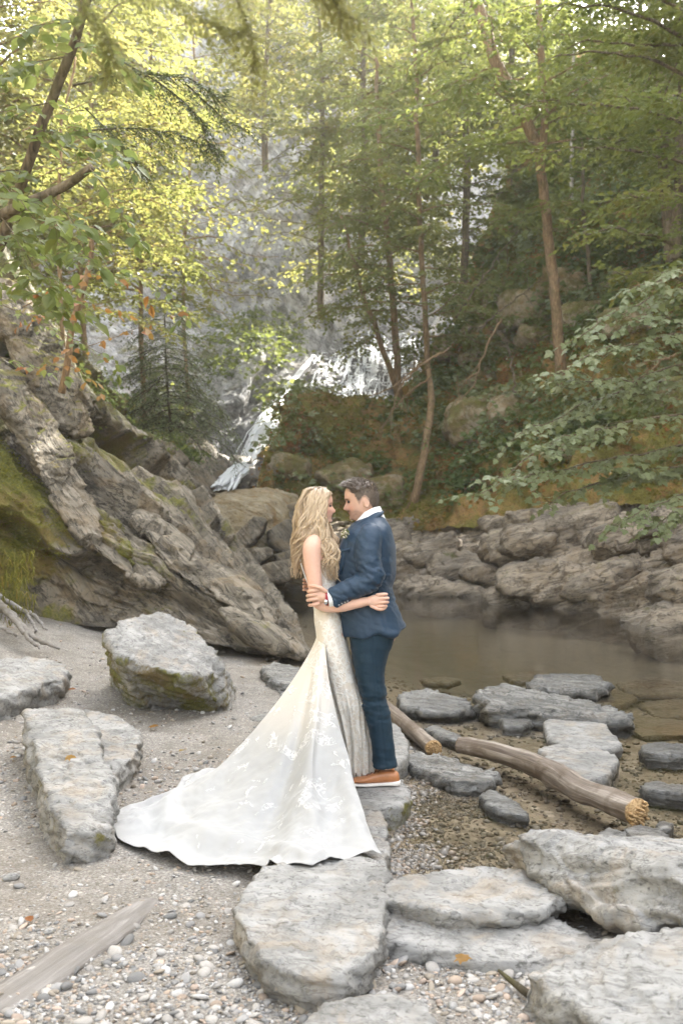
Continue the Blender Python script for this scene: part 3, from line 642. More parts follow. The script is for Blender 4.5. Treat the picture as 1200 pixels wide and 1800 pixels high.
def slab(poly, zt, thick, label, under=.94, tilt=None, **kw):
    """flat stone from the outline of its top face (pixels) at height zt (number or one per corner)"""
    zs = zt if isinstance(zt, (list, tuple)) else [zt]*len(poly)
    T = np.array([G(x, y, z) for (x, y), z in zip(poly, zs)]); c = T.mean(0)
    mid = T.copy(); mid[:, 2] -= thick*.35; mid[:, :2] = c[:2]+(T[:, :2]-c[:2])*1.02
    B = T.copy(); B[:, 2] = T[:, 2].min()-thick; B[:, :2] = c[:2]+(T[:, :2]-c[:2])*under
    if kw.get('mat') == 'wetstone': kw.setdefault('amp', .9); kw.setdefault('strat', .65)
    return hull_rock(np.vstack([T, mid, B]), label, **kw)
GS = 'loose slabs on the gravel'; GC = 'stones lying in the creek'
slab([(432,1560),(412,1600),(432,1645),(470,1688),(535,1716),(600,1712),(642,1680),(668,1640),(680,1590),(672,1525),(600,1500),(510,1506),(462,1524)], .12, .17,
     'big pale flat slab under the hem of the wedding train', group=GS, seed=1, amp=.75, moss=.05)
slab([(590,1398),(648,1400),(674,1440),(682,1495),(665,1535),(600,1540),(560,1480)], .085, .16, 'grey slab half covered by the edge of the train, behind the big pale slab', group=GS, seed=2, moss=.1)
slab([(570,1376),(640,1362),(706,1374),(720,1396),(700,1416),(655,1424),(606,1416),(556,1394)], [.098]*8, .18, 'flat grey stone the couple stand on, mossy along its front', group=GS, seed=3, amp=.45, moss=.12, side=.35)
slab([(672,1262),(702,1278),(716,1300),(714,1330),(696,1345),(672,1340),(655,1300)], .10, .14, 'pale rounded stone right behind the heel of the brown shoe', group=GS, seed=4, amp=.8)
slab([(50,1252),(80,1249),(140,1253),(163,1272),(196,1360),(196,1400),(192,1452),(165,1468),(112,1464),(90,1400),(62,1310)], [.32,.32,.33,.32,.24,.20,.15,.13,.15,.20,.27], .24,
     'tall grey slab with a dark left edge, left of the train tip', group=GS, seed=5, amp=.7, side=.3, under=.97, bed=(.3, .2, 1))
slab([(150,1250),(200,1258),(244,1286),(243,1318),(218,1346),(195,1362),(165,1330)], .13, .22, 'tan rounded rock tucked behind the tall grey slab', mat='slab', group=GS, seed=6, amp=.8, moss=.05)
slab([(-90,1166),(0,1159),(62,1158),(112,1168),(119,1180),(106,1192),(60,1206),(0,1226),(-90,1240)], [.40,.38,.36,.33,.32,.31,.30,.28,.28], .22, 'long pale flat rock cut by the left frame edge, a leaf on top', group=GS, seed=7, amp=.7, under=.9)
slab([(-60,1228),(0,1225),(22,1234),(10,1250),(-60,1262)], .16, .16, 'small stone beneath the long pale flat rock at the left', group=GS, seed=8)
hull_rock([P(190,1116,8.35),P(214,1092,8.7),P(284,1078,9.3),P(326,1102,9.1),P(352,1148,8.75),P(374,1150,8.7),P(376,1180,8.35),P(262,1176,8.05),P(330,1186,8.02),P(205,1150,8.15),
           G(200,1214,.0),G(240,1244,.0),G(320,1254,-.04),G(402,1256,-.04),G(398,1225,.0),P(390,1205,8.5),np.array([-1.9,9.7,0]),np.array([-1.1,9.8,0]),np.array([-1.9,9.4,.5])],
          'large angular boulder with pale top and mossy brown sides at the foot of the ledge', name='boulder', cat='boulder', seed=9, amp=1.0, moss=.10, side=.42, bed=(.35, -.2, 1), stepn=8)
slab([(676,1552),(700,1540),(760,1533),(870,1526),(932,1536),(985,1568),(985,1578),(955,1595),(880,1604),(790,1602),(715,1588),(680,1578)], .13, .10, 'pointed flat grey slab lying across the tan bedrock', under=.86, group=GS, seed=10, amp=.8)
hull_rock([G(884,1492,.20),G(915,1474,.27),G(980,1468,.32),G(1080,1488,.36),G(1200,1512,.40),G(1330,1540,.42),G(1400,1600,.4),G(890,1510,.12),G(905,1532,.10),G(980,1576,.12),G(1050,1612,.14),G(1120,1634,.15),G(1260,1650,.15),G(1400,1680,.15),
           np.array([1.0,4.9,0]),np.array([1.5,5.2,0.0]),np.array([2.6,4.9,0]),np.array([2.4,4.1,-.02]),np.array([1.05,4.5,0]),np.array([1.35,4.3,0])],
          'huge pointed pale boulder leaning at the right frame edge', name='boulder', cat='boulder', seed=11, amp=.65, moss=.05, side=.2, bed=(.2, .6, 1), stepn=5)
slab([(920,1712),(945,1700),(1000,1690),(1060,1652),(1130,1634),(1250,1622),(1340,1700),(1340,1900),(1150,1850),(1040,1795),(960,1752)], [.14,.15,.17,.20,.22,.24,.24,.2,.16,.13,.12], .28, 'broad near-white slab filling the bottom right corner', group=GS, seed=12, amp=.7, moss=.02)
slab([(668,1612),(700,1604),(760,1598),(870,1602),(960,1606),(1020,1636),(1065,1660),(985,1690),(850,1690),(740,1668),(672,1648)], [.07,.07,.07,.07,.07,.06,.05,.03,.03,.03,.05], .2, 'low tan bedrock ridge between the pointed slab and the gravel', group=GS, seed=13, amp=.8, bed=(.1, .8, .6))
slab([(530,1800),(560,1772),(620,1754),(690,1748),(745,1764),(778,1812),(770,1900),(520,1900)], .08, .14, 'pale rounded slab cut off by the bottom frame edge', group=GS, seed=14, amp=.7)
W = 'wetstone'
slab([(702,1226),(716,1216),(750,1214),(792,1222),(826,1238),(829,1248),(800,1250),(745,1247),(712,1240)], [.065,.075,.075,.065,.03,.015,.03,.045,.055], .14, 'dark smooth oval stone in the creek, nearest the groom', mat=W, group=GC, seed=15, wetline=.035, under=.72)
slab([(845,1224),(858,1210),(890,1208),(925,1214),(1005,1234),(1085,1250),(1101,1258),(1094,1268),(1020,1256),(935,1246),(868,1240)], [.11,.13,.13,.12,.09,.06,.03,.02,.05,.08,.09], .3, 'long ridged grey stone like a fallen beam in the creek', mat=W, group=GC, seed=16, wetline=.02, under=.80, bed=(.1, .5, 1), stepn=8)
slab([(925,1200),(945,1190),(985,1186),(1040,1190),(1068,1203),(1040,1212),(985,1212),(940,1212)], .05, .18, 'dark jagged stone just beyond the long ridged stone', mat=W, group=GC, seed=17, wetline=.03, under=.75, stepn=8)
slab([(955,1270),(975,1258),(1020,1256),(1062,1272),(1092,1308),(1060,1318),(1000,1310),(965,1296)], .01, .12, 'pale flat oval stone in the creek, the farther of the overlapping two', mat='slab', group=GC, seed=18, amp=.5, wetline=-.02)
slab([(944,1316),(985,1304),(1040,1308),(1084,1332),(1068,1362),(1030,1370),(985,1352)], .045, .12, 'pale flat stone in the creek overlapping the oval one from the front', mat='slab', group=GC, seed=19, amp=.5, wetline=-.01)
slab([(880,1262),(900,1255),(922,1258),(934,1268),(915,1277),(885,1276)], .0, .12, 'small dark stone in front of the long ridged stone', mat=W, group=GC, seed=20, under=.7, wetline=.03)
slab([(748,1280),(762,1274),(790,1284),(816,1296),(805,1302),(770,1292)], .02, .10, 'thin dark sliver of slate behind the end of the big driftwood', mat=W, group=GC, seed=21, wetline=.01)
slab([(704,1332),(735,1324),(790,1334),(850,1352),(872,1362),(850,1372),(800,1374),(740,1352)], .025, .14, 'ridged flat slate right of the brown shoe', mat=W, group=GC, seed=22, under=.8, bed=(.1, .6, .8), stepn=9)
slab([(844,1398),(862,1388),(900,1406),(926,1426),(925,1434),(890,1428),(858,1414)], .0, .12, 'ribbed slate plate between the ridged slate and the pointed boulder', mat=W, group=GC, seed=23, under=.75, bed=(.2, .8, .6), stepn=9, wetline=.0)
slab([(1046,1470),(1070,1456),(1112,1464),(1132,1482),(1110,1492),(1064,1488)], .02, .10, 'wet pale stone below the broken end of the big driftwood', mat=W, group=GC, seed=24, wetline=.01)
slab([(1098,1458),(1120,1450),(1160,1458),(1174,1472),(1150,1482),(1112,1474)], .03, .10, 'wet dark stone touching the far side of the wet pale one', mat=W, group=GC, seed=25, wetline=.04)
slab([(1152,1448),(1164,1441),(1182,1447),(1176,1456),(1158,1456)], .01, .08, 'fist sized wet stone right of the driftwood end', mat=W, group=GC, seed=26, wetline=.03)
slab([(1124,1380),(1150,1374),(1200,1380),(1230,1388),(1200,1394),(1140,1388)], .01, .1, 'low dark wet slate cut by the right frame edge, the nearer one', mat=W, group=GC, seed=27, wetline=.03)
slab([(1126,1314),(1150,1305),(1210,1308),(1240,1318),(1190,1326),(1136,1322)], .02, .1, 'low dark wet slate cut by the right frame edge, the farther one', mat=W, group=GC, seed=28, wetline=.03)
slab([(462,1172),(480,1164),(520,1172),(548,1192),(530,1208),(500,1204),(474,1190)], .09, .2, 'grey streaked rock left of the dress at the waterline', mat=W, group=GC, seed=29, wetline=-.02, stepn=8)
slab([(490,1212),(512,1206),(530,1214),(520,1226),(498,1226)], .03, .1, 'small pale stone in front of the grey streaked rock', mat=W, group=GC, seed=30)
slab([(438,1262),(462,1254),(505,1260),(512,1270),(470,1274)], .01, .08, 'flat grey plate set in the gravel left of the dress', mat=W, group=GC, seed=31, amp=.6)
for i, pl in enumerate([[(1080,1200),(1140,1192),(1230,1200),(1220,1222),(1120,1222)], [(1020,1218),(1080,1212),(1120,1226),(1090,1240),(1040,1236)], [(1120,1236),(1190,1228),(1260,1240),(1240,1262),(1150,1258)],
                        [(1075,1270),(1120,1258),(1200,1266),(1230,1290),(1130,1294)], [(880,1186),(930,1180),(990,1186),(960,1196),(900,1196)], [(735,1192),(780,1188),(812,1194),(790,1202),(750,1200)]]):
    slab(pl, -.05-.012*i % .03-.01, .06, ['brown sunken plate at the right frame edge, farthest of its row', 'brown sunken plate next to the tip of the long ridged stone', 'brown sunken plate at the right frame edge, middle of its row', 'brown sunken plate at the right frame edge, nearest of its row', 'sunken flat plate beyond the dark jagged stone', 'sunken flat plate beyond the dark smooth oval stone'][i],
         mat='tawny', group='flat plates under the shallow water', seed=40+i, amp=.5, wetline=9)
# ------------------------------------------------------------------ rocks at the head of the pool
hull_rock([P(322,905,22.2),P(340,880,22.8),P(400,862,23.6),P(470,856,24.2),P(520,868,25),P(535,900,24.6),P(515,940,23),P(440,965,22),P(385,985,21.2),P(330,960,21.4),P(400,880,22.4),P(470,885,22.6),P(400,1015,21.3),P(330,1000,21.3),P(540,990,24.5),P(420,940,26)],
          'big tawny mossy boulder below the cascade', mat='tawny', name='boulder', cat='boulder', seed=51, amp=.8, moss=.28)
hull_rock([P(465,1010,22.4),P(500,992,22.9),P(545,985,23.2),P(612,996,23.2),P(625,1052,22.2),P(540,1056,21.9),P(465,1054,22.0),P(480,1010,25.5),P(600,1005,25.5),P(470,1050,25),P(620,1050,25.5)], 'dark low rock in the gap behind the bride waist', mat='tawny', seed=58, amp=.7, moss=.2, group='stacked rocks at the head of the pool', wetline=.05)  # added to hide sunlit ground where a shaded hollow belongs
bigs = [([(388,975),(410,945),(448,908),(470,912),(462,935),(430,965),(400,985)], 21.2, 'upright ribbed slab leaning on the tawny boulder'),
        ([(385,985),(430,965),(475,962),(480,975),(445,992),(420,1012),(392,1010)], 20.9, 'pale shelf of rock under the upright ribbed slab'),
        ([(425,1015),(470,990),(520,980),(535,1000),(500,1022),(450,1030),(428,1027)], 20.7, 'low pale slab at the head of the pool, touching the water'),
        ([(470,935),(500,915),(545,905),(560,930),(545,965),(500,975),(475,960)], 22.0, 'streaked grey rock behind the bride hair'),
        ([(478,905),(510,885),(560,880),(570,910),(520,925),(485,925)], 23.5, 'smooth grey rock on top of the stack beside the tawny boulder'),
        ([(420,1005),(445,995),(460,1008),(450,1020),(425,1022)], 20.5, 'small round stone wedged below the pale shelf'),
        ([(480,975),(520,965),(560,970),(560,1000),(500,1005)], 21.4, 'mossy rock in the middle of the stack at the head of the pool')]
for i, (pl, Y, lab) in enumerate(bigs):
    c = np.mean(pl, 0); pts = []
    for (x, y) in pl:
        dz = (y-c[1])/30.0
        pts += [P(x, y, Y-.15*dz), P(c[0]+(x-c[0])*.9, y+5, Y+.9-.25*dz)]
    hull_rock(np.array(pts), lab, mat='ledge', seed=60+i*3, amp=.8, moss=[.05,.1,0,.05,.0,.1,.3][i], group='stacked rocks at the head of the pool', bed=(-.4, .2, 1), stepn=7)
# ledge blocks of the far bank and mossy blocks on the slope
def embedded(host, name, mat, n, rg, size, flat, pick, moss, wet, lift=.1):
    V, N, u, v = SURF[host]; ho = bpy.data.objects[host]; pr = pick(V, N, u, v)*AREA[host]; idx = rg.choice(len(V), n, p=pr/pr.sum())
    for k, i in enumerate(idx):
        s = rg.uniform(*size); q = nrm(rg.normal(size=(26, 3))); q = np.sign(q)*np.abs(q)**.6*np.array([1.0, .75, flat])*s; t = rg.uniform(-.25, .45); c, sn = math.cos(t), math.sin(t)
        q = np.stack([q[:, 0]*c-q[:, 2]*sn, q[:, 1], q[:, 0]*sn+q[:, 2]*c], 1)+V[i]+N[i]*lift*s
        W_, Fs = hull(q); W_, Fs = remesh(W_, Fs, max(.05, s*.06), 1); Fq = Fs[-1]; n_ = vnormals(W_, Fq); w = fbm(W_, .9, 3, seed=k)
        W_ = W_+n_*(facet(W_+w[:, None]*.4, 1.5/s, k, .5, .6)*.10*s+facet(W_, 4/s, k+1, .5, .6)*.035*s+saw((W_@np.array([-.3, .2, 1.0]))*4/s+w*2, .15)*.05*s)[:, None]; n_ = vnormals(W_, Fq)
        mk(name, W_, Fs, MAT[mat], parent=ho, attrs={'moss': np.clip(moss+.5*fbm(W_, 1.1, 3, seed=k)+.2*n_[:, 2], 0, 1), 'wet': np.clip(wet*sm(-.1, .2, fbm(W_, .6, 3, seed=k+9))+sm(.12, .0, W_[:, 2]), 0, 1)})
rgm = np.random.default_rng(41)
embedded('rock_bank', 'ledge_block', 'bank', 46, rgm, (.45, 1.15), .38, lambda V, N, u, v: ((pxy(V)[0] > 640) & (pxy(V)[0] < 1260))*sm(.02, .1, v)*(v < .70), .12, .8)
embedded('hillside', 'mossy_block', 'tawny', 26, rgm, (.4, 1.1), .6, lambda V, N, u, v: ((pxy(V)[0] > 450) & (pxy(V)[0] < 1230) & (pxy(V)[1] > 350))*sm(.05, .15, v)*(v < np.where(pxy(V)[0] < 800, .26, .62)), .48, 0, .05)
# cobbles scattered on the gravel path, each big enough to pick out
rg = np.random.default_rng(77)
cob = [(87,1640,26,'dark oval cobble just above the half buried grey log'),(180,1480,22,'cobble at the near foot of the tall grey slab'),(20,1545,30,'largest loose cobble at the left frame edge, level with the train hem'),(150,1740,22,'cobble on the gravel right below the middle of the half buried log'),(60,1385,26,'cobble left of the tall grey slab, near its middle'),
       (430,1420,20,'cobble showing at the gravel between the train top edge and the boulder'),(330,1200,18,'small cobble at the right foot of the large angular boulder'),(795,1770,24,'cobble in the gravel pocket left of the near-white slab'),(690,1735,18,'cobble at the right rim of the big pale flat slab'),(240,1355,22,'cobble beside the tan rounded rock'),(300,1640,16,'cobble above the upper end of the half buried log'),(350,1790,22,'cobble at the bottom frame edge, left of the pale rounded slab')]
BASE_COB = None
for i, (x, y, s, lab) in enumerate(cob):
    if s < 8 or y > 1800: continue
    c = G(x, y, 0); gz = float(ground_z(np.array([c[0]]), np.array([c[1]]))[0]); c = G(x, y, gz); r = s*c[1]/F*.5
    if BASE_COB is None:
        q = nrm(rg.normal(size=(60, 3)))*np.array([1, .75, .5]); Vc, Fc = hull(q); Vc, Fc = remesh(Vc, Fc, .16, 3)
        BASE_COB = mesh_data('cobble', Vc, Fc, True, {'moss': np.zeros(len(Vc)), 'wet': np.zeros(len(Vc))})
        BASE_COB.materials.append(MAT['slab'])
    o = bpy.data.objects.new('cobble', BASE_COB); COL.objects.link(o); o.location = c+np.array([0, 0, r*.15]); o.scale = [r*1.1]*3; o.rotation_euler = (rg.uniform(-.3, .3), rg.uniform(-.3, .3), rg.uniform(0, 6.3))
    tag(o, lab, 'stone', 'loose cobbles on the gravel')
# ------------------------------------------------------------------ driftwood
def log(path, rad, label, cut_end=True, knots=(), seed=0, flat=1.0, name='driftwood_log', rings=70, n=30, mat='driftwood', both=False):
    c = crom(path, rings); r = np.interp(np.linspace(0, 1, rings), np.linspace(0, 1, len(rad)), rad)
    V, Fs = tube(c, r, n, cap=True); t = np.concatenate([np.repeat(np.linspace(0, 1, rings), n), [0, 1]])
    N = np.zeros_like(V); N[:-2] = nrm(V[:-2]-np.repeat(c, n, 0)); rr = np.concatenate([np.repeat(r, n), [0, 0]])
    ang = np.concatenate([np.tile(np.arange(n), rings)/n*2*math.pi, [0, 0]])
    d = fbm(V, 5, 4, seed=seed)*.22+np.sin(ang*3+t*9)*.03+fbm(V, 30, 3, seed=seed+1)*.05
    for (kt, ka, kh) in knots: d = d+kh*np.exp(-((t-kt)/.035)**2-((np.angle(np.exp(1j*(ang-ka))))/.55)**2)
    V = V+N*(d*rr)[:, None]
    T = nrm(np.gradient(c, axis=0)); e = slice((rings-1)*n, rings*n)
    jag = fbm(V[e]*1.0, 40, 3, seed=seed+5)*.5
    if cut_end:
        V[e] += T[-1]*(jag*r[-1]*1.3)[:, None]; V[-1] += T[-1]*r[-1]*.25
    cutm = np.zeros(len(V)); cutm[(rings-1)*n:rings*n] = 1 if cut_end else 0; cutm[-1] = 1 if cut_end else 0
    V[:, 2] = np.where(flat < 1, c[:, 2].mean()+(V[:, 2]-c[:, 2].mean())*flat, V[:, 2])
    o = mk(name, V, Fs, MAT[mat], attrs={'cut': cutm, 'grain': np.stack([np.concatenate([np.repeat(np.linspace(0, np.linalg.norm(c[-1]-c[0]), rings), n), [0, 1]]), rr*np.cos(ang), rr*np.sin(ang)], 1)+seed}, label=label, cat='log', origin=c[rings//2])
    if cut_end:   # torn pale end face with splinters
        rg = np.random.default_rng(seed); parts = []
        for k in range(46):
            a = rg.uniform(0, 6.28); q = rg.uniform(0, .92)*r[-1]; u = nrm(np.cross(T[-1], [0, 0, 1.0])); w = np.cross(T[-1], u)
            b = c[-1]+u*q*math.cos(a)+w*q*math.sin(a); L = r[-1]*rg.uniform(.15, .55)
            parts.append(tube([b-T[-1]*L*.5, b+T[-1]*L*.6+u*rg.normal()*.004, b+T[-1]*L], [r[-1]*.13, r[-1]*.11, r[-1]*.05], 5))
        Vs, Fss = join(parts)
        mk('broken_end', Vs, Fss, MAT[mat], parent=o, attrs={'cut': np.ones(len(Vs)), 'grain': Vs})
    return o
def LG(px, py, r, Y=None):
    q = G(px, py, r*.75); return q
log([LG(806,1310,.075),LG(850,1317,.075),LG(905,1333,.08),LG(955,1352,.085),(LG(985,1366,.085)),LG(1020,1388,.08),LG(1065,1406,.085),LG(1120,1428,.09)], [.060,.064,.068,.075,.080,.073,.073,.078],
    'long weathered driftwood log with a knot and a broken orange end, lying across the creek', knots=((.50,1.3,.35),(.30,4.2,.12),(.72,.6,.15)), seed=81)
log([LG(672,1238,.05),LG(700,1262,.05),LG(730,1288,.055),LG(762,1316,.055)], [.05,.055,.056,.058], 'short pale broken log right behind the trousers', seed=84, knots=((.45,1.2,.35),(.75,2.0,.3)), rings=40, n=22)
log([G(-60,1815,.0),G(20,1755,.01),G(110,1690,.015),G(200,1630,.01),G(262,1592,-.02)], [.10,.105,.10,.085,.05], 'flat grey log half buried in the gravel at the lower left', cut_end=False, seed=87, flat=.32, mat='grey_wood')
log([G(876,1706,.03),G(905,1730,.03),G(940,1755,.02),G(985,1772,.02),G(1040,1797,.02)], [.006,.012,.014,.012,.006], 'thin dark stick along the edge of the near-white slab', cut_end=False, seed=88, rings=30, n=8, name='fallen_stick', mat='dark_bark')
# ------------------------------------------------------------------ leaves, sprays, trees
T_RHOMB = (np.array([(0,0,0),(.45,.36,.10),(1,0,-.06),(.45,-.36,.10)]), [np.array([(0,1,2),(0,2,3)])])
T_OVATE = (np.array([(0,0,0),(.22,.24,.05),(.55,.31,.06),(.82,.16,.0),(1.05,0,-.10),(.82,-.16,.0),(.55,-.31,.06),(.22,-.24,.05),(.5,0,-.02)]), [np.array([(8,0,1),(8,1,2),(8,2,3),(8,3,4),(8,4,5),(8,5,6),(8,6,7),(8,7,0)])])
T_MAPLE = (np.array([(.0,0,0),(.10,.26,.02),(.02,.48,-.06),(.34,.38,.03),(.52,.62,-.08),(.60,.30,.03),(.82,.24,.0),(1.08,0,-.12),(.82,-.24,.0),(.60,-.30,.03),(.52,-.62,-.08),(.34,-.38,.03),(.02,-.48,-.06),(.10,-.26,.02),(.38,0,-.01)]),
           [np.array([(14,i,(i+1) % 14) for i in range(14)])])
T_NEEDLE = (np.array([(0,0,0),(.5,.16,.0),(1,0,-.05),(.5,-.16,.0)]), [np.array([(0,1,2),(0,2,3)])])
def leaf_mesh(pos, ax, nr, size, tint, tpl):
    T, Fs = tpl; ax = nrm(ax); sd = nrm(np.cross(nr, ax)); n2 = np.cross(ax, sd)
    V = pos[:, None]+size[:, None, None]*(T[None, :, 0:1]*ax[:, None]+T[None, :, 1:2]*sd[:, None]+T[None, :, 2:3]*n2[:, None])
    k = len(T); o = (np.arange(len(pos))*k)[:, None, None]
    return V.reshape(-1, 3), [(f[None]+o).reshape(-1, f.shape[1]) for f in Fs], np.repeat(tint, k)
def spray(rg, path, twig_len, gap, leaf_gap, droop=.25, flat=.35, nbias=(0, 0, 1), hang=.25, start=.12, taper=.6, both=True):
    """leaves on twigs left and right of a limb; returns pos, axis, normal and the twig lines"""
    c = crom(path, 40); L = np.linalg.norm(np.diff(c, axis=0), axis=1).sum(); m = max(3, int(L/gap)); t = np.linspace(start, 1, m)
    q = np.stack([np.interp(t, np.linspace(0, 1, 40), c[:, k]) for k in range(3)], 1); T = nrm(np.gradient(c, axis=0)); T = np.stack([np.interp(t, np.linspace(0, 1, 40), T[:, k]) for k in range(3)], 1)
    S = nrm(np.cross(T, [0, 0, 1.0])); out = []; tw = []
    for i in range(m):
        for s in ((1, -1) if both else (1 if i % 2 else -1,)):
            if rg.random() < .12: continue
            d = nrm(S[i]*s*(.9+.3*rg.normal())+T[i]*(.6+.25*rg.normal())+np.array([0, 0, .12*rg.normal()])); l = twig_len*(1-taper*t[i])*rg.uniform(.55, 1.15)
            if i == m-1: d = T[i]
            k = max(2, int(l/leaf_gap)); f = (np.arange(k)+.6)/k
            p = q[i]+d*(l*f)[:, None]; p[:, 2] -= droop*l*f**2; tw.append((q[i], p[-1]))
            sd = nrm(np.cross(d, [0, 0, 1.0])); sg = np.where(np.arange(k) % 2, 1, -1)[:, None]
            ax = d*.75+sd*sg*.8+rg.normal(size=(k, 3))*.25; ax[-1] = d; ax[:, 2] -= hang
            out.append(np.concatenate([p, ax, np.array(nbias)+rg.normal(size=(k, 3))*flat], 1))
    a = np.vstack(out); return a[:, :3], a[:, 3:6], nrm(a[:, 6:9]), tw
def auto_limbs(rg, path, t0, t1, n, L, rise=.25, droop=.35, az=None):
    c = crom(path, 60); r = []
    for i in range(n):
        t = t0+(t1-t0)*(i+rg.random())/n; b = np.array([np.interp(t, np.linspace(0, 1, 60), c[:, k]) for k in range(3)])
        a = (i*2.4+rg.normal()*.5) if az is None else rg.uniform(*az); l = L*(1-.55*(t-t0)/max(t1-t0, .01))*rg.uniform(.7, 1.2)
        d = np.array([math.cos(a), math.sin(a), 0]); s = np.linspace(0, 1, 5)[:, None]
        r.append(b+d*l*s+np.array([0, 0, 1])*l*(rise*s-droop*s*s)+rg.normal(size=(5, 3))*.05*l*s)
    return r
LEAFN = 0
def tree(name, label, trunks, mat, leaf, rg, limbs, size, tpl=T_RHOMB, twig=.9, gap=.20, lgap=.09, bark='bark', group=None, tint=(.1, .9), cat='tree', n_parts=0, limb_r=.018, droop=.25, hang=.25, nbias=(0, 0, 1), flat=.35, cull=None, twigs=False, tint_n=3.0, crown='crown', taper=.6):
    """trunks: list of (path, radii); limbs: list of world paths"""
    global LEAFN
    base = (trunks[0][0][0] if trunks else limbs[0][0]); root = empty(name, base, label, cat, group)
    if trunks:
        parts = []
        for path, rad in trunks:
            c = crom(path, 40); c = c+np.stack([fbm(c, 1.2, 3, seed=rg.integers(99)) for _ in range(3)], 1)*.12*np.array([1, 1, .2])*np.linspace(.2, 1, 40)[:, None]
            parts.append(tube(c, np.interp(np.linspace(0, 1, 40), np.linspace(0, 1, len(rad)), rad)*(1+.10*fbm(c, 3, 2, seed=3)), 9))
        V, Fs = join(parts); mk('trunk', V, Fs, MAT[bark], parent=root)
    lp = []; A = []; by_limb = []
    for l in limbs:
        l = np.asarray(l, float); ln = np.linalg.norm(l[-1]-l[0]); lr = limb_r*max(.6, min(1.6, ln/1.6)); c = crom(l, 16); c = c+rg.normal(size=c.shape)*.012*ln*np.linspace(0, 1, 16)[:, None]
        lp.append(tube(c, np.linspace(lr, lr*.25, 16), 5, cap=False))
        p, ax, nr, tw = spray(rg, c, min(twig, ln*.55), gap, lgap, droop, flat, nbias, hang, taper=taper); A.append(np.concatenate([p, ax, nr], 1)); k0 = len(lp)-1
        if twigs:
            for a, b in tw: lp.append(tube([a, (a+b)/2+np.array([0, 0, .01]), b], [lr*.28, lr*.2, lr*.1], 3, cap=False))
        by_limb.append(lp[k0:])
    if lp:
        if n_parts or not trunks:
            for bl_ in by_limb:
                V, Fs = join(bl_); mk('branch', V, Fs, MAT[bark], parent=root)
        else:
            V, Fs = join(lp); mk('branches', V, Fs, MAT[bark], parent=root)
    if not A: return root
    A = np.vstack(A)
    if A[:, 1].mean() > 10: A = A[open_cliff(A[:, :3])]
    if cull is not None: A = A[cull(A[:, :3])]
    n = len(A); LEAFN += n; sz = size*rg.uniform(.65, 1.25, n); tn = np.clip(tint[0]+(tint[1]-tint[0])*(.5+.9*fbm(A[:, :3], .9, 3, seed=7)*tint_n/3+rg.normal(size=n)*.16), 0, 1)
    if n_parts:
        px = 600+A[:, 0]/A[:, 1]*F; py = 900-(A[:, 2]-CZ)/A[:, 1]*F
        see = (px > 0) & (px < 1200) & (py > 0) & (py < 1800); order = np.argsort(-(sz/A[:, 1])*see); pick = order[:n_parts]; rest = np.setdiff1d(np.arange(n), pick)
        ms = []
        for k in range(6):
            v, f, t = leaf_mesh(np.zeros((1, 3)), np.array([[1., 0, 0]]), np.array([[0, 0, 1.]]), np.ones(1), np.array([np.quantile(tn, (k+.5)/6)]), tpl)
            me = mesh_data('leaf', v*np.array([1, 1, .6+.25*k]), f, True, {'tint': t}); me.materials.append(MAT[leaf]); ms.append(me)
        rk = np.argsort(np.argsort(tn))*6//n; bw = np.array(parent_world(root))
        for i in pick:
            a = nrm(A[i, 3:6]); s = nrm(np.cross(A[i, 6:9], a)); w = np.cross(a, s); m = Matrix(((*(a*sz[i]),), (*(s*sz[i]),), (*(w*sz[i]),))).transposed().to_4x4(); m.translation = Vector(A[i, :3]-bw)
            o = bpy.data.objects.new('leaf', ms[int(rk[i])]); COL.objects.link(o); o.parent = root; o.matrix_local = m
        A = A[rest]; sz = sz[rest]; tn = tn[rest]
    if not len(A): return root
    V, Fs, t = leaf_mesh(A[:, :3], A[:, 3:6], A[:, 6:9], sz, tn, tpl)
    mk(crown, V, Fs, MAT[leaf], parent=root, attrs={'tint': t}, smooth=False, kind='stuff' if n_parts else None)
    return root
def open_cliff(A):
    x = 600+A[:, 0]/A[:, 1]*F; y = 900-(A[:, 2]-CZ)/A[:, 1]*F
    return ~((x > 345+30*np.sin(y/37)) & (x < 535+25*np.sin(y/29)) & (y > 235) & (y < 610)) | (np.sin(A[:, 0]*911+A[:, 2]*377) > .72)
def PP(*a): return np.array([P(*q) for q in a])
rgt = np.random.default_rng(5)
GT = 'trees growing on the slopes of the gorge'
# right side: forked birch, thin poles, double stem, leaning stem
t1 = [(PP((986,700,25.2),(984,640,25),(972,500,24.6),(958,380,24.2),(950,300,24),(946,250,23.9)), [.15,.14,.13,.12,.12,.12]), (PP((948,270,24),(918,200,24.2),(872,110,24.6),(838,0,25),(800,-120,25.5)), [.13,.15,.15,.14,.12]),
      (PP((949,290,24),(958,200,23.6),(950,100,23.3),(944,-60,23)), [.10,.09,.08,.06])]
tree('birch_tree', 'forked tan birch rising from the hillside, its left fork leaning across the top', t1, None, 'green_leaf', rgt,
     auto_limbs(rgt, t1[1][0], .1, 1, 16, 4.2)+auto_limbs(rgt, t1[2][0], .1, 1, 12, 3.6)+auto_limbs(rgt, t1[0][0], .55, .95, 5, 2.4), .17, bark='orange_bark', group=GT, gap=.17, lgap=.085, twig=1.3)
t2 = [(PP((752,660,28.5),(748,560,28),(741,450,28),(735,300,28),(730,150,28),(722,-60,28)), [.085,.08,.075,.07,.06,.04])]
tree('maple_tree', 'slim straight pole maple standing between the wide fall and the hillside', t2, None, 'yellow_leaf', rgt, auto_limbs(rgt, t2[0][0], .12, 1, 30, 3.4), .15, bark='orange_bark', group=GT, gap=.17, lgap=.085, twig=1.2, tint=(.0, .75))
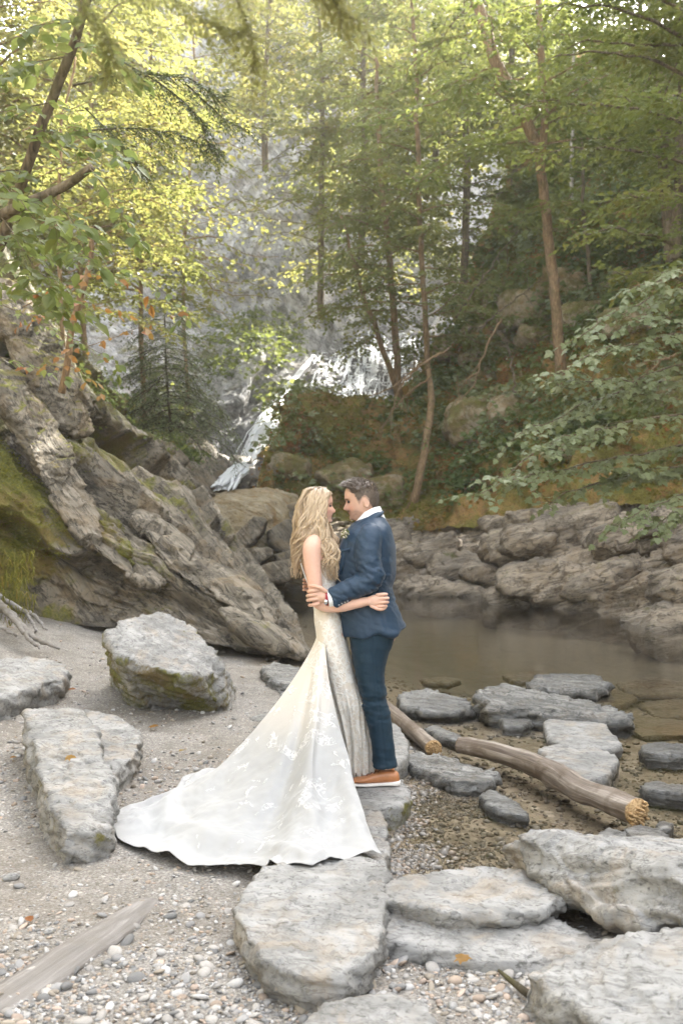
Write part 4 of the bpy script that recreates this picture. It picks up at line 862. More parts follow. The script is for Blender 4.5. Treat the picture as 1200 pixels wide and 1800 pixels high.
t3 = [(PP((702,725,31.5),(697,680,31.2),(682,640,31),(656,565,31),(632,500,31),(600,380,31)), [.15,.13,.09,.08,.06,.04]), (PP((699,690,31.2),(696,600,31),(686,480,30.8),(676,380,30.6),(668,250,30.5),(660,100,30.5)), [.13,.11,.10,.09,.07,.05])]
tree('maple_tree', 'two stemmed maple forking low in front of the wide fall', t3, None, 'yellow_leaf', rgt, auto_limbs(rgt, t3[0][0], .45, 1, 10, 3.0)+auto_limbs(rgt, t3[1][0], .30, 1, 26, 3.9), .15, bark='orange_bark', group=GT, gap=.17, lgap=.085, twig=1.3, tint=(.1, .8))
t4 = [(PP((722,898,26.2),(734,850,26),(748,780,26.2),(756,705,26.6),(752,650,27)), [.13,.11,.10,.10,.06])]
tree('leaning_tree', 'crooked bare leaning stem behind the groom with fallen boughs at its top', t4, None, 'under', rgt, auto_limbs(rgt, t4[0][0], .25, .8, 4, .9, az=(3.6, 5.2)), .12, bark='orange_bark', group=GT, gap=.2)
for i, (a, Y, r, lab, b) in enumerate([([(1004,352),(1003,280),(1006,200),(1008,60)], 30, .06, 'thin pale pole tree just right of the forked birch', 'pale_bark'), ([(1060,345),(1054,280),(1046,200),(1040,40)], 31, .07, 'thin grey pole tree, second to the right of the forked birch', 'pale_bark'),
        ([(1037,510),(1032,440),(1026,390),(1022,250)], 27, .06, 'short dark stem in the shade of the upper slope', 'bark'), ([(1122,300),(1118,240),(1108,180),(1104,0)], 31, .06, 'thin pole tree high on the slope near the twin trunks', 'bark'),
        ([(1150,100),(1146,40),(1138,-30),(1130,-120)], 36, .16, 'white birch trunk at the top right corner', 'pale_bark')]):
    p = PP(*[(x, y, Y) for x, y in a]); tree('pole_tree', lab, [(p, [r, r*.95, r*.85, r*.6])], None, 'green_leaf', rgt, auto_limbs(rgt, p, .55, 1, 6, 2.6), .17, bark=b, group=GT, gap=.19, lgap=.1, twig=1.1)
t7 = [(PP((1180,460,24.5),(1172,380,24.3),(1168,300,24.2),(1160,180,24),(1150,0,24)), [.17,.15,.14,.13,.10]), (PP((1186,455,24.3),(1192,330,24),(1196,220,23.8),(1205,60,23.5)), [.14,.12,.11,.08])]
tree('twin_trunk_tree', 'twin trunked tree at the right frame edge high on the slope', t7, None, 'green_leaf', rgt, auto_limbs(rgt, t7[0][0], .25, 1, 14, 3.6)+auto_limbs(rgt, t7[1][0], .3, 1, 12, 3.2), .16, bark='bark', group=GT, gap=.18, lgap=.09, twig=1.2)
# layered beech sprays reaching in from the right, nearer
t8 = [(PP((1330,760,15.5),(1300,500,15.3),(1270,250,15),(1240,50,14.6),(1215,-120,14.4)), [.13,.12,.11,.09,.06])]
lim8 = [PP((1290,470,15.2),(1190,430,15),(1090,405,14.8),(1000,410,14.6)), PP((1280,330,15),(1180,280,14.8),(1060,260,14.6),(930,270,14.5)), PP((1270,240,15),(1150,200,14.4),(1030,180,14.2),(900,185,14)), PP((1260,170,14.9),(1160,110,14.6),(1060,90,14.2),(960,100,14)),
        PP((1250,100,14.8),(1150,40,14.5),(1050,10,14.2),(940,10,14)), PP((1240,40,14.6),(1120,-20,14),(1000,-50,13.6)), PP((1290,420,15.2),(1230,360,14),(1150,340,13.2),(1080,350,12.8)), PP((1300,560,15.3),(1230,510,14.4),(1160,480,14),(1090,480,13.8)), PP((1275,280,15),(1230,200,13.8),(1170,170,13),(1100,175,12.4))]
tree('beech_tree', 'tree with flat layered green sprays reaching in from the right frame edge', t8, None, 'green_leaf', rgt, lim8+[PP((1240,20,14.6),(1200,-20,15.5),(1150,-60,16.5),(1100,-90,17)), PP((1240,60,14.8),(1210,40,16),(1170,60,17.5),(1120,70,19)), PP((1230,-40,14.5),(1210,-20,15.5),(1190,20,17),(1150,30,18))]+auto_limbs(rgt, t8[0][0], .7, 1, 6, 3.2, az=(1.2, 3.4)), .105, T_RHOMB, bark='bark', group=GT, gap=.11, lgap=.055, twig=1.0, limb_r=.022, tint=(.2, .95))
# middle: tall yellow-green maples filling the upper centre
for i, (x, y0, Y, hgt, L, lab, tn) in enumerate([(565,560,38,-80,4.6,'bright yellow green maple on the cliff above the narrow chute',(.35,1)), (640,470,35,-120,4.4,'yellow green maple high behind the wide fall, left of the pole maple',(.25,.95)), (820,520,34,-150,4.4,'yellow green maple on the hill crest left of the birch fork',(.05,.75)), (900,330,37,-200,4.2,'green maple behind the birch fork at the top',(.0,.6)), (1120,300,37,-260,4.6,'green maple on the upper slope filling the top right corner',(.0,.6)), (465,300,40,-180,3.6,'sunlit yellow maple at the cliff top in the middle of the picture',(.45,1)), (770,330,40,-200,4.6,'pale sunlit maple far up behind the pole maple',(.3,1))]):
    p = PP((x+rgt.uniform(-10,10),y0,Y),(x,y0*.7+hgt*.3,Y),(x+rgt.uniform(-15,15),y0*.35+hgt*.65,Y),(x+rgt.uniform(-20,20),hgt,Y))
    tree('maple_tree', lab, [(p, [.14,.12,.09,.04])], None, 'yellow_leaf', rgt, auto_limbs(rgt, p, .15, 1, 40, L), .20, bark='bark', group=GT, gap=.21, lgap=.11, twig=1.6, tint=tn)
# left middle: sunlit yellow maples behind the ledge
for i, (x, y0, Y, hgt, n, lab) in enumerate([(255,745,23,-40,44,'yellow leaved maple behind the ledge, nearest the pale rock slope'), (150,640,20,-120,44,'yellow leaved maple leaning over the ledge at the left'), (330,700,31,-60,38,'yellow maple at the foot of the cliff left of the chute'), (60,560,26,-150,40,'tall yellow maple behind the dark slanting branches'), (-20, 620, 17, -260, 46, 'yellow green maple at the top left corner beyond the dark slanting branches')]):
    p = PP((x,y0,Y),(x-8,y0*.7+hgt*.3,Y),(x+10,y0*.35+hgt*.65,Y),(x+rgt.uniform(-20,20),hgt,Y))
    cl = None if True else (lambda A: ~((600+A[:,0]/A[:,1]*F > 400) & (900-(A[:,2]-CZ)/A[:,1]*F > 260))) if i in (0,2) else None
    tree('maple_tree', lab, [(p, [.06,.055,.04,.02])], None, 'yellow_leaf', rgt, auto_limbs(rgt, p, .30, 1, n, 3.0), .14, bark='orange_bark', group=GT, gap=.16, lgap=.075, twig=1.2, tint=(.3, 1.0), cull=cl)
# hemlocks
def hemlock(label, trunk, rad, limbs, rg, size, twig, gap, lgap, group='hemlocks', tint=(.1, .9), droop=.5, twigs=True, name='hemlock_tree', limb_r=.015, leaf='needle'):
    return tree(name, label, [(trunk, rad)] if trunk is not None else [], None, leaf, rg, limbs, size, T_NEEDLE, twig=twig, gap=gap, lgap=lgap, bark='dark_bark', group=group, tint=tint, droop=droop, hang=.25, flat=.3, twigs=twigs, limb_r=limb_r)
p = PP((300,760,20.5),(296,690,20.5),(292,610,20.5),(290,530,20.5)); hemlock('young grey green hemlock with drooping boughs behind the ledge', p, [.03,.025,.02,.01], auto_limbs(rgt, p, .05, .98, 60, 1.5, rise=.05, droop=.5), rgt, .085, .8, .085, .045, tint=(.3, 1), leaf='needle_pale')
hemlock('dark hemlock bough with bare snapped twigs hanging in the upper left', None, None, [PP((130,150,7.2),(240,130,7.0),(330,140,6.8),(400,170,6.7)), PP((150,230,7.2),(250,225,7.1),(320,240,7),(390,270,6.9)), PP((200,100,7),(300,160,6.9),(350,210,6.8),(370,270,6.8)), PP((150,190,7.4),(220,260,7.3),(250,310,7.2)), PP((330,150,6.8),(390,205,6.7),(430,225,6.6))], rgt, .034, .34, .028, .013, name='hemlock_bough', tint=(0, .6), limb_r=.010)
hemlock('soft blurred hemlock bough close to the lens across the top', None, None, [PP((60,-60,2.6),(200,-20,2.5),(330,10,2.4),(420,60,2.4)), PP((250,-90,2.3),(450,-60,2.3),(560,-20,2.2),(620,40,2.2)), PP((300,-80,2.4),(400,-20,2.4),(440,60,2.4),(445,130,2.4)), PP((60,-90,2.4),(150,0,2.4),(190,80,2.4),(205,150,2.5)), PP((420,-110,2.3),(540,-60,2.2),(600,-30,2.2))], rgt, .021, .17, .013, .007, name='hemlock_bough', tint=(.2, 1), limb_r=.003, leaf='needle_light')
# near left: dark slanting branches with broad leaves
bl = [PP((-80,560,6.3),(0,432,6.0),(60,265,5.8),(118,100,5.7),(152,0,5.6),(175,-80,5.6)), PP((-120,440,5.6),(0,378,5.5),(80,338,5.4),(155,292,5.3))]
lims = [PP((60,265,5.8),(110,240,5.7),(170,240,5.6),(230,285,5.5)), PP((0,432,6),(60,420,5.9),(130,440,5.8),(200,480,5.7)), PP((118,100,5.7),(60,110,5.6),(10,130,5.5),(-50,150,5.4)), PP((90,180,5.7),(40,190,5.5),(-20,200,5.4)), PP((80,338,5.4),(110,370,5.3),(140,410,5.2),(150,450,5.2)), PP((0,378,5.5),(30,420,5.3),(60,470,5.2),(90,500,5.1)),
        PP((40,300,5.8),(10,300,5.6),(-40,320,5.4)), PP((140,40,5.6),(100,40,5.5),(40,50,5.4)), PP((155,292,5.3),(185,330,5.3),(215,380,5.3),(240,420,5.3)), PP((-60,480,5.6),(10,500,5.4),(70,520,5.3),(120,545,5.3)), PP((130,70,5.6),(180,90,5.5),(240,130,5.5)), PP((-60,300,5.2),(0,320,5.1),(60,380,5.0),(100,400,5.0))]
tree('broadleaf_tree', 'tree of two dark slanting branches with broad green leaves at the upper left', [(bl[0], [.034,.032,.030,.028,.026,.022]), (bl[1], [.032,.030,.027,.020])], None, 'broad_leaf', rgt, lims, .088, T_OVATE, twig=.34, gap=.06, lgap=.05, bark='bark', n_parts=300, limb_r=.007, nbias=(0, -.35, 1), flat=.45, hang=.35, twigs=True, tint=(.1, .8), crown='foliage')
# sapling with autumn leaves in front of the ledge
sp = [(PP((108,690,9.2),(122,620,9.1),(150,480,9.0),(158,400,8.9)), [.035,.032,.026,.018])]
ls = [PP((122,620,9.1),(180,600,8.9),(240,580,8.8),(290,560,8.7)), PP((140,530,9),(190,540,8.8),(250,570,8.7)), PP((120,640,9.1),(150,660,8.9),(180,690,8.8)), PP((130,560,9),(80,550,8.8),(40,560,8.7)), PP((150,480,9),(200,490,8.8),(260,510,8.7)), PP((122,620,9.1),(90,640,8.9),(60,650,8.8)), PP((150,500,9),(110,500,8.8),(80,520,8.7))]
tree('autumn_sapling', 'thin sapling with orange and yellow leaves in front of the dark ledge top', sp, None, 'orange_leaf', rgt, ls, .085, T_OVATE, twig=.34, gap=.20, lgap=.11, bark='orange_bark', n_parts=170, limb_r=.006, nbias=(0, -.8, .7), flat=.5, hang=.5, twigs=True, tint=(0, .95))
ls = [PP((-30,520,8.6),(60,560,8.5),(140,600,8.4),(210,640,8.4)), PP((-30,620,8.5),(50,640,8.4),(110,660,8.3)), PP((150,470,9),(230,480,8.9),(300,520,8.8),(330,560,8.8)), PP((-30,470,8.6),(60,480,8.5),(150,520,8.4))]
tree('green_sapling', 'green leaved sapling mixed with the autumn one over the ledge', [(PP((-60,700,8.8),(-40,560,8.7),(-30,420,8.6)), [.04,.03,.02])], None, 'broad_leaf', rgt, ls, .075, T_OVATE, twig=.30, gap=.13, lgap=.08, bark='bark', n_parts=120, limb_r=.006, nbias=(0, -.6, .8), flat=.5, hang=.4, twigs=True)
# understory in front of the hemlock
lu = [PP((60,470,13.5),(150,420,13.3),(240,400,13.2),(330,410,13)), PP((40,540,13.6),(130,500,13.4),(220,480,13.2),(310,500,13.1)), PP((60,400,14),(160,350,13.8),(260,330,13.6),(350,340,13.5)), PP((90,560,13.4),(170,545,13.2),(250,560,13.1),(310,590,13)), PP((120,480,14),(200,450,14),(290,450,14),(380,480,14)), PP((20,330,14),(120,290,13.8),(210,270,13.6),(300,270,13.5)), PP((150,380,14.5),(250,350,14.5),(340,380,14.5),(410,400,14.5)), PP((130,250,14),(220,220,14),(310,200,14),(390,210,14)), PP((40,230,14),(130,190,14),(220,160,14),(300,150,14))]
tree('maple_sapling', 'young yellow green maple spreading over the ledge in front of the hemlock', [(PP((120,690,14.4),(110,560,14.2),(100,400,14),(110,220,14),(130,100,14)), [.035,.032,.028,.02,.015])], None, 'yellow_leaf', rgt, lu+[l+np.array([.3, .9, .35]) for l in lu], .085, T_RHOMB, twig=.65, gap=.085, lgap=.05, bark='orange_bark', group=GT, limb_r=.008, tint=(.2, .95))
# near right maple with pale leaves
lm = [((1350,430),(1250,450),(1180,480),(1110,510)), ((1350,480),(1200,505),(1100,540),(1015,590)), ((1350,560),(1180,590),(1070,612),(978,655)), ((1350,600),(1200,640),(1090,668),(1000,672)), ((1350,660),(1190,668),(1050,700),(905,770)), ((1350,700),(1160,735),(1030,760),(950,785)), ((1350,770),(1160,790),(1000,820),(862,842)), ((1350,820),(1190,830),(1060,845),(955,880)),
      ((1350,850),(1230,862),(1160,885),(1095,915)), ((1350,800),(1240,815),(1150,825),(1080,820)), ((1350,730),(1250,720),(1160,700),(1100,690)), ((1350,880),(1260,890),(1190,900),(1150,925)), ((1350,620),(1260,600),(1180,560),(1120,560)), ((1020,760),(930,800),(880,850),(838,868))]
lm = [np.array([P(x, y, 11.6-k*.18+.25*math.sin(i*2.1)) for k, (x, y) in enumerate(l)]) for i, l in enumerate(lm)]
tree('maple_tree', 'pale green maple boughs reaching over the water from the right frame edge', [(PP((1420,1000,12.5),(1400,800,12.2),(1380,560,12),(1350,350,11.8)), [.09,.08,.07,.05])], None, 'maple_leaf', rgt, lm, .090, T_MAPLE, twig=.55, gap=.12, lgap=.075, bark='bark', n_parts=300, limb_r=.011, nbias=(0, -.55, 1), flat=.38, hang=.45, twigs=True, tint=(.05, .72), crown='foliage', taper=.35)

# ------------------------------------------------------------------ ground cover and far woods (uncountable)
def cover(name, surf, n, rg, w, leaf, size, per, spread, height, tint, up=.5, tpl=T_RHOMB, flat=.6):
    V, N, u, v = SURF[surf]; pr = np.maximum(w(V, N, u, v), 0)*AREA[surf]; i = rg.choice(len(V), n, p=pr/pr.sum())
    b = V[i]+N[i]*.02; k = per; c = np.repeat(b, k, 0); a = rg.uniform(0, 2*math.pi, n*k); r = rg.random(n*k)**.7*spread*np.repeat(rg.uniform(.5, 1.3, n), k)
    h = np.repeat(rg.uniform(.3, 1, n), k)*height*(1-(r/spread)*.35)+rg.normal(size=n*k)*height*.12
    d = np.stack([np.cos(a), np.sin(a), 0*a], 1); p = c+d*r[:, None]+np.repeat(N[i], k, 0)*h[:, None]*.5+np.array([0, 0, 1])*h[:, None]*.6
    nr = nrm(np.repeat(N[i], k, 0)*(1-up)+np.array([0, 0, 1])*up+rg.normal(size=(n*k, 3))*flat); ax = d+rg.normal(size=(n*k, 3))*.3; ax[:, 2] -= .25
    sz = size*rg.uniform(.6, 1.3, n*k); tn = np.clip(tint[0]+(tint[1]-tint[0])*np.repeat(np.clip(.5+1.2*fbm(b, .3, 3, seed=4)+rg.normal(size=n)*.18, 0, 1), k)+rg.normal(size=n*k)*.08, 0, 1)
    Vl, Fs, t = leaf_mesh(p, ax, nr, sz, tn, tpl)
    global LEAFN; LEAFN += n*k
    return mk(name, Vl, Fs, MAT[leaf], attrs={'tint': t}, smooth=False, kind='stuff')
rgc = np.random.default_rng(11)
pxy = lambda V: (600+V[:, 0]/V[:, 1]*F, 900-(V[:, 2]-CZ)/V[:, 1]*F)
def inview(V):
    x, y = pxy(V); return ((x > -150) & (x < 1350) & (y > -150)).astype(float)
def patchy(V, s, seed, lo=-.15, hi=.15): return sm(lo, hi, fbm(V, s, 3, seed=seed))
cover('hillside_undergrowth', 'hillside', 2800, rgc, lambda V, N, u, v: inview(V)*patchy(V, .45, 81, -.12, .18)*sm(.04, .14, v)*(V[:, 1]<34)*np.where(pxy(V)[0] < 780, np.where(v > .34, .10, .38), 1), 'under', .16, 9, .40, .34, (.1, .95))
cover('hillside_ferns', 'hillside', 900, rgc, lambda V, N, u, v: inview(V)*patchy(V, .6, 82, 0, .3)*sm(.05, .12, v)*(v < .6)*np.where(pxy(V)[0] < 780, np.where(v > .38, 1.6, .55), 1), 'green_leaf', .17, 9, .40, .16, (.0, .7))
cover('hillside_moss_tufts', 'hillside', 4200, rgc, lambda V, N, u, v: inview(V)*patchy(V, .5, 83, -.1, .3)*(v < .65)*np.where(pxy(V)[0] < 780, 1.8, 1), 'moss_tuft', .08, 6, .2, .05, (.3, 1), up=.3)
cover('hillside_brush', 'hillside', 1500, rgc, lambda V, N, u, v: (inview(V)+.35*(pxy(V)[0] >= 1350))*sm(.42, .60, v)*(V[:, 1] < 33)*np.where(pxy(V)[0] < 800, .02, 1)*patchy(V, .25, 88, -.15, .15), 'green_leaf', .22, 11, .8, 1.0, (.0, .75))
def wall_cover(V, N, u, v):
    x, y = pxy(V)
    bare = ((x > 300) & (x < 545) & (y > 200) & (y < 560) & (x-300 > (560-y)*.02)); wet = ((x > 318) & (x < 462) & (y > 672)) | ((x > 520) & (x < 780) & (y > 570))
    shelf = ((x > 360) & (x < 560) & (y > 545) & (y < 700)).astype(float)*1.5
    return inview(V)*(~bare)*(~wet)*(patchy(V, .2, 84, -.2, .1)+shelf*.6)
cover('cliff_shrubs', 'gorge_wall', 2600, rgc, wall_cover, 'green_leaf', .24, 12, .7, .6, (.0, .8))
cover('cliff_sunlit_brush', 'gorge_wall', 1700, rgc, lambda V, N, u, v: wall_cover(V, N, u, v)*(pxy(V)[1] < 520), 'yellow_leaf', .24, 12, .9, 1.3, (.2, 1))
cover('cliff_weeds', 'gorge_wall', 260, rgc, lambda V, N, u, v: inview(V)*(N[:, 2] > .25), 'green_leaf', .20, 7, .4, .3, (.2, 1))
cover('slope_weeds', 'rock_slope', 420, rgc, lambda V, N, u, v: (u < .5)*(v > .35)*patchy(V, .5, 85, 0, .2), 'under', .13, 8, .3, .25, (.2, 1))
cover('ledge_moss_tufts', 'rock_ledge', 3600, rgc, lambda V, N, u, v: sm(.5, .72, u)*sm(.06, .14, v)*(1-sm(.30, .42, v))*patchy(V, .8, 86, -.15, .1)+.7*sm(.62, .8, u)*sm(.55, .7, v)*(v < .9)*patchy(V, .9, 87, -.05, .2), 'moss_tuft', .030, 6, .06, .012, (.1, 1), up=.1)
cover('ledge_ferns', 'rock_ledge', 620, rgc, lambda V, N, u, v: sm(.50, .7, u)*sm(.52, .68, v)*(v < .95)*patchy(V, .8, 89, -.1, .2), 'broad_leaf', .075, 9, .25, .22, (0, .7))
cover('gorge_side_woods', 'gorge_side', 5200, rgc, lambda V, N, u, v: sm(.05, .2, v)*(v < .8)*np.where(u > .5, 1, .25), 'yellow_leaf', .34, 10, 1.4, 2.0, (.1, 1))
cover('far_woods', 'far_hill', 3500, rgc, lambda V, N, u, v: inview(V)*(v < .8), 'yellow_leaf', .55, 12, 2.2, 4.0, (.1, .9))
cover('sun_block_slope_woods', 'sun_block_slope', 2400, rgc, lambda V, N, u, v: sm(.1, .3, v), 'green_leaf', .4, 10, 1.4, 2.0, (.1, .8))
cover('fill_block_slope_woods', 'fill_block_slope', 1400, rgc, lambda V, N, u, v: sm(.05, .3, v)*(np.abs(V[:, 0]) < 45), 'green_leaf', .5, 8, 1.6, 1.5, (.1, .8))
cover('hillside_saplings', 'hillside', 330, rgc, lambda V, N, u, v: inview(V)*patchy(V, .35, 91, 0, .2)*sm(.05, .15, v)*(v < .6)*np.where(pxy(V)[0] < 760, .5, 1), 'maple_leaf', .19, 14, .75, .9, (0, .8))
cover('leaf_litter', 'hillside', 2600, rgc, lambda V, N, u, v: inview(V)*patchy(V, .5, 92, -.05, .25)*(v < .6), 'orange_leaf', .10, 5, .35, .03, (.1, 1), up=.2)
# ------------------------------------------------------------------ thin sunlit haze filling the gorge
def build_haze():
    bm = bmesh.new(); bmesh.ops.create_cube(bm, size=1.0)
    me = bpy.data.meshes.new('haze'); bm.to_mesh(me); bm.free()
    o = bpy.data.objects.new('haze', me); COL.objects.link(o); o.scale = (260, 300, 61); o.location = (0, 90, 28.7); o['kind'] = 'stuff'
    m = M('haze_air'); v = m.n('VolumePrincipled'); v.inputs['Color'].default_value = (.95, .96, .97, 1); v.inputs['Density'].default_value = HAZE; v.inputs['Anisotropy'].default_value = .3
    m.nt.links.new(v.outputs[0], m.out.inputs['Volume']); me.materials.append(m.m)
HAZE = .0011
build_haze()
# ------------------------------------------------------------------ waterfalls: many thin threads of white water running over the rock
def surf_Y(name, px, py):
    V, N, u, v = SURF[name]; x, y = pxy(V); m = (x > -50) & (x < 1250) & (y > 300) & (y < 1000); x = x[m]; y = y[m]; Yv = V[m, 1]
    out = np.empty(len(px))
    for i in range(len(px)):
        d = (x-px[i])**2+(y-py[i])**2; k = np.argpartition(d, 10)[:10]; out[i] = Yv[k].min()
    return out
def fall(name, label, streams, rg, lift):
    """streams: list of (px list, py list, radius list in m); laid on the gorge wall"""
    parts = []
    for xs, ys, rs in streams:
        n = 16; t = np.linspace(0, 1, len(xs)); s = np.linspace(0, 1, n); X = np.interp(s, t, xs); Yp = np.interp(s, t, ys)
        X = X+rg.normal(size=n)*1.1; D = surf_Y('gorge_wall', X, Yp); D = np.convolve(np.pad(D, 2, 'edge'), np.ones(5)/5, 'valid')-lift-rg.random()*.15
        parts.append(tube(np.array([P(a, b, c) for a, b, c in zip(X, Yp, D)]), np.interp(s, t, rs)*rg.uniform(.6, 1.5), 5))
    V, Fs = join(parts)
    return mk(name, V, Fs, MAT['foam'], label=label, kind='structure')
rgw = np.random.default_rng(21)
cx = [551, 540, 520, 503, 488, 474, 462, 452, 446]; cy = [624, 640, 664, 688, 712, 738, 764, 792, 818]; cw = [2, 4, 7, 11, 16, 23, 29, 34, 40]
st = []
for k in range(130):
    o = rgw.normal()*.34; a = rgw.random()**1.3*.7; i0 = int(a*8); i1 = min(9, max(i0+4, 9 if rgw.random() < .75 else 7))
    st.append(([x+w*o for x, w in zip(cx[i0:i1], cw[i0:i1])], cy[i0:i1], [.016+.010*i/9 for i in range(i0, i1)]))
fall('waterfall', 'narrow white chute dropping diagonally to the foot of the gorge wall', st, rgw, .5)
st = []
for k in range(230):
    x0 = rgw.uniform(552, 740); top = 620-(x0-556)*.24; y0 = top+rgw.random()*95; L = rgw.uniform(5, 34)
    c = rgw.choice([572, 585, 602, 640, 668, 690, 722]); x0 = x0*.5+c*.5 if rgw.random() < .55 else x0; yb = min(y0+L, 712)
    if yb-y0 < 4: continue
    dx = rgw.normal()*3-2; st.append(([x0, x0+dx*.2+rgw.normal(), x0+dx*.6+rgw.normal(), x0+dx], np.linspace(y0, yb, 4), [.006, .024, .022, .006]))
for k in range(280):
    x0 = rgw.uniform(552, 742); y0 = 620-(x0-556)*.24+rgw.random()*90; l = rgw.uniform(2, 11); st.append(([x0, x0+l], [y0, y0+l*rgw.uniform(-.25, .35)], [.026, .008]))
fall('waterfall', 'broad veil of thin white streams over dark rock above the hillside', st, rgw, .4)
# little cascade between the rocks at the bottom of the chute
parts = []
for k in range(90):
    a = rgw.random(); x0 = 432-a*26+rgw.normal()*7; y0 = 812+a*24; n = 6; s = np.linspace(0, 1, n); X = x0-s*rgw.uniform(14, 30); Yp = y0+s*rgw.uniform(16, 30); D = 28.5-a*4.0-s*1.4
    parts.append(tube(np.array([P(p, q, d) for p, q, d in zip(X, Yp, D)])+rgw.normal(size=(n, 3))*.03, [.02, .04, .05, .05, .04, .02], 5))
V, Fs = join(parts); mk('cascade', V, Fs, MAT['foam'], label='small white cascade spilling between dark rocks', kind='structure')
# ------------------------------------------------------------------ the couple
Y0 = 5.9; PS = Y0/F
def Q(px, py, dy=0.0): return np.array([(px-600)*PS, Y0+dy, CZ-(py-900)*PS])
def rings(rows, n, dense=60, p=2.25, dy=0.0):
    """rows of (py, px front/left, px right, half depth[, dy]) -> loft"""
    r = np.array([tuple(q)+(dy,)*(5-len(q)) for q in rows], float); t = np.arange(len(r)); T = np.linspace(0, len(r)-1, dense)
    r = crom(r, dense, 0)
    C = np.stack([((r[:, 1]+r[:, 2])/2-600)*PS, Y0+r[:, 4], CZ-(r[:, 0]-900)*PS], 1)
    return loft(C, (r[:, 2]-r[:, 1])/2*PS, r[:, 3], n, p)
def ball(c, r, n=14):
    a = np.linspace(-1, 1, n)*math.pi/2*.98; c = np.array(c, float); r = np.array(r, float)
    return loft(np.array([c+np.array([0, 0, r[2]*math.sin(q)]) for q in a]), r[0]*np.cos(a), r[1]*np.cos(a), 18, 2)
def flat_tube(pts, rad, n=14, sy=.6, rnd=True):
    V, Fs = tube(pts, rad, n, True, rnd); m = np.array(pts)[:, 1].mean(); V[:, 1] = m+(V[:, 1]-m)*sy
    return V, Fs
def head_mesh(H, man, nz=120, nt=110):
    """one head and neck, looking along +x; z = 0 at the chin, 1 at the crown (units of H)"""
    z = np.concatenate([np.linspace(-.55, -.08, 26), np.linspace(-.07, .62, 74), np.linspace(.63, .999, 34)])
    I = lambda pts: np.interp(z, [q[0] for q in pts], [q[1] for q in pts])
    def smooth(a, k=5):
        return np.convolve(np.pad(a, k, 'edge'), np.hanning(2*k+1)/np.hanning(2*k+1).sum(), 'valid')
    fr = smooth(I([(-.55,.03),(-.35,.05),(-.2,.06),(-.1,.10),(-.04,.23),(0,.315),(.05,.345),(.1,.345),(.15,.35),(.2,.36),(.28,.37),(.4,.375),(.48,.372),(.54,.39),(.6,.41),(.7,.405),(.8,.375),(.88,.31),(.94,.22),(.98,.11),(1,.02)]), 3)
    bk = smooth(I([(-.55,-.33),(-.35,-.29),(-.2,-.265),(-.05,-.27),(.1,-.31),(.25,-.385),(.4,-.445),(.55,-.475),(.7,-.46),(.82,-.40),(.9,-.31),(.96,-.19),(.985,-.10),(1,-.02)]), 3)
    wd = smooth(I([(-.55,.26 if man else .22),(-.35,.225 if man else .19),(-.2,.215 if man else .18),(-.08,.205 if man else .175),(0,.19 if man else .165),(.1,.235 if man else .205),(.2,.275 if man else .25),(.35,.315),(.5,.335),(.65,.345),(.78,.325),(.88,.265),(.95,.17),(.985,.09),(1,.02)]), 3)
    a = np.linspace(0, 2*math.pi, nt, endpoint=False); c, s = np.cos(a), np.sin(a)
    p = 2.3; ca = np.sign(c)*np.abs(c)**(2/p); sa = np.sign(s)*np.abs(s)**(2/p)
    X = np.where(c[None] > 0, fr[:, None]*ca[None], -bk[:, None]*ca[None]); Yy = wd[:, None]*sa[None]; Z = np.repeat(z[:, None], nt, 1)
    # jaw comes forward narrower
    g = lambda cy, cz, sy, sz: np.exp(-((np.abs(Yy)-cy)/sy)**2-((Z-cz)/sz)**2)
    f = sm(.0, .15, X)
    N = smooth(np.interp(z, [.22,.265,.285,.31,.335,.37,.42,.47,.52,.56], [0,.035,.095,.135,.14,.115,.075,.04,.012,0]), 1); ns = np.interp(z, [.25,.32,.45,.55], [.085,.085,.055,.05])
    nose = (.86 if man else .84)*N[:, None]*np.exp(-(Yy/ns[:, None])**2)
    d = nose+.022*g(.0, .218, .10, .022)+.022*g(0, .168, .09, .022)-.028*g(0, .193, .12, .011)-.02*g(0, .125, .10, .025)+.030*g(0, .055, .11, .05)
    d = d-.055*g(.145, .495, .075, .055)+.018*g(.12, .575, .12, .03)*(1.6 if man else .6)+.018*g(.17, .36, .07, .07)
    if not man: d = d+.010*g(.12, .235, .05, .06)
    X = X+d*f
    V = np.stack([X, Yy, Z], -1).reshape(-1, 3)*H; Fs = [grid_faces(len(z), nt, True)]
    e = len(V); V = np.vstack([V, [[-.15*H, 0, -.55*H], [0, 0, H]]]); j = np.arange(nt); k = (j+1) % nt; o = (len(z)-1)*nt
    Fs.append(np.vstack([np.stack([k, j, np.full(nt, e)], 1), np.stack([o+j, o+k, np.full(nt, e+1)], 1)]))
    return V, Fs
def head_frame(pos, face, pitch, yaw=0.0):
    """returns to-world and to-local maps; face = +1 looks along +x, -1 along -x"""
    R0 = Matrix.Rotation(0 if face > 0 else math.pi, 3, 'Z') @ Matrix.Rotation(R(yaw), 3, 'Z') @ Matrix.Rotation(R(pitch), 3, 'Y'); A = np.array(R0); pos = np.array(pos)
    return (lambda V: V@A.T+pos), (lambda V: (V-pos)@A)
def skin_material():
    m = M('skin'); p = m.pos(); c = m.attr('tone', True); n = m.noise(p, 60, 4, .6)
    c = m.mix(m.ramp(n, [(.35, .25), (.65, 0.0)]), c, m.mix(.5, c, (.50, .22, .15)))
    return m.done(m.bsdf(c, .48, .35, m.bump(m.noise(p, 700, 2, .5), .08, .002), Subsurface_Weight=.12, Subsurface_Radius=(.012, .005, .003), Subsurface_Scale=.5))
MAT['skin'] = skin_material()
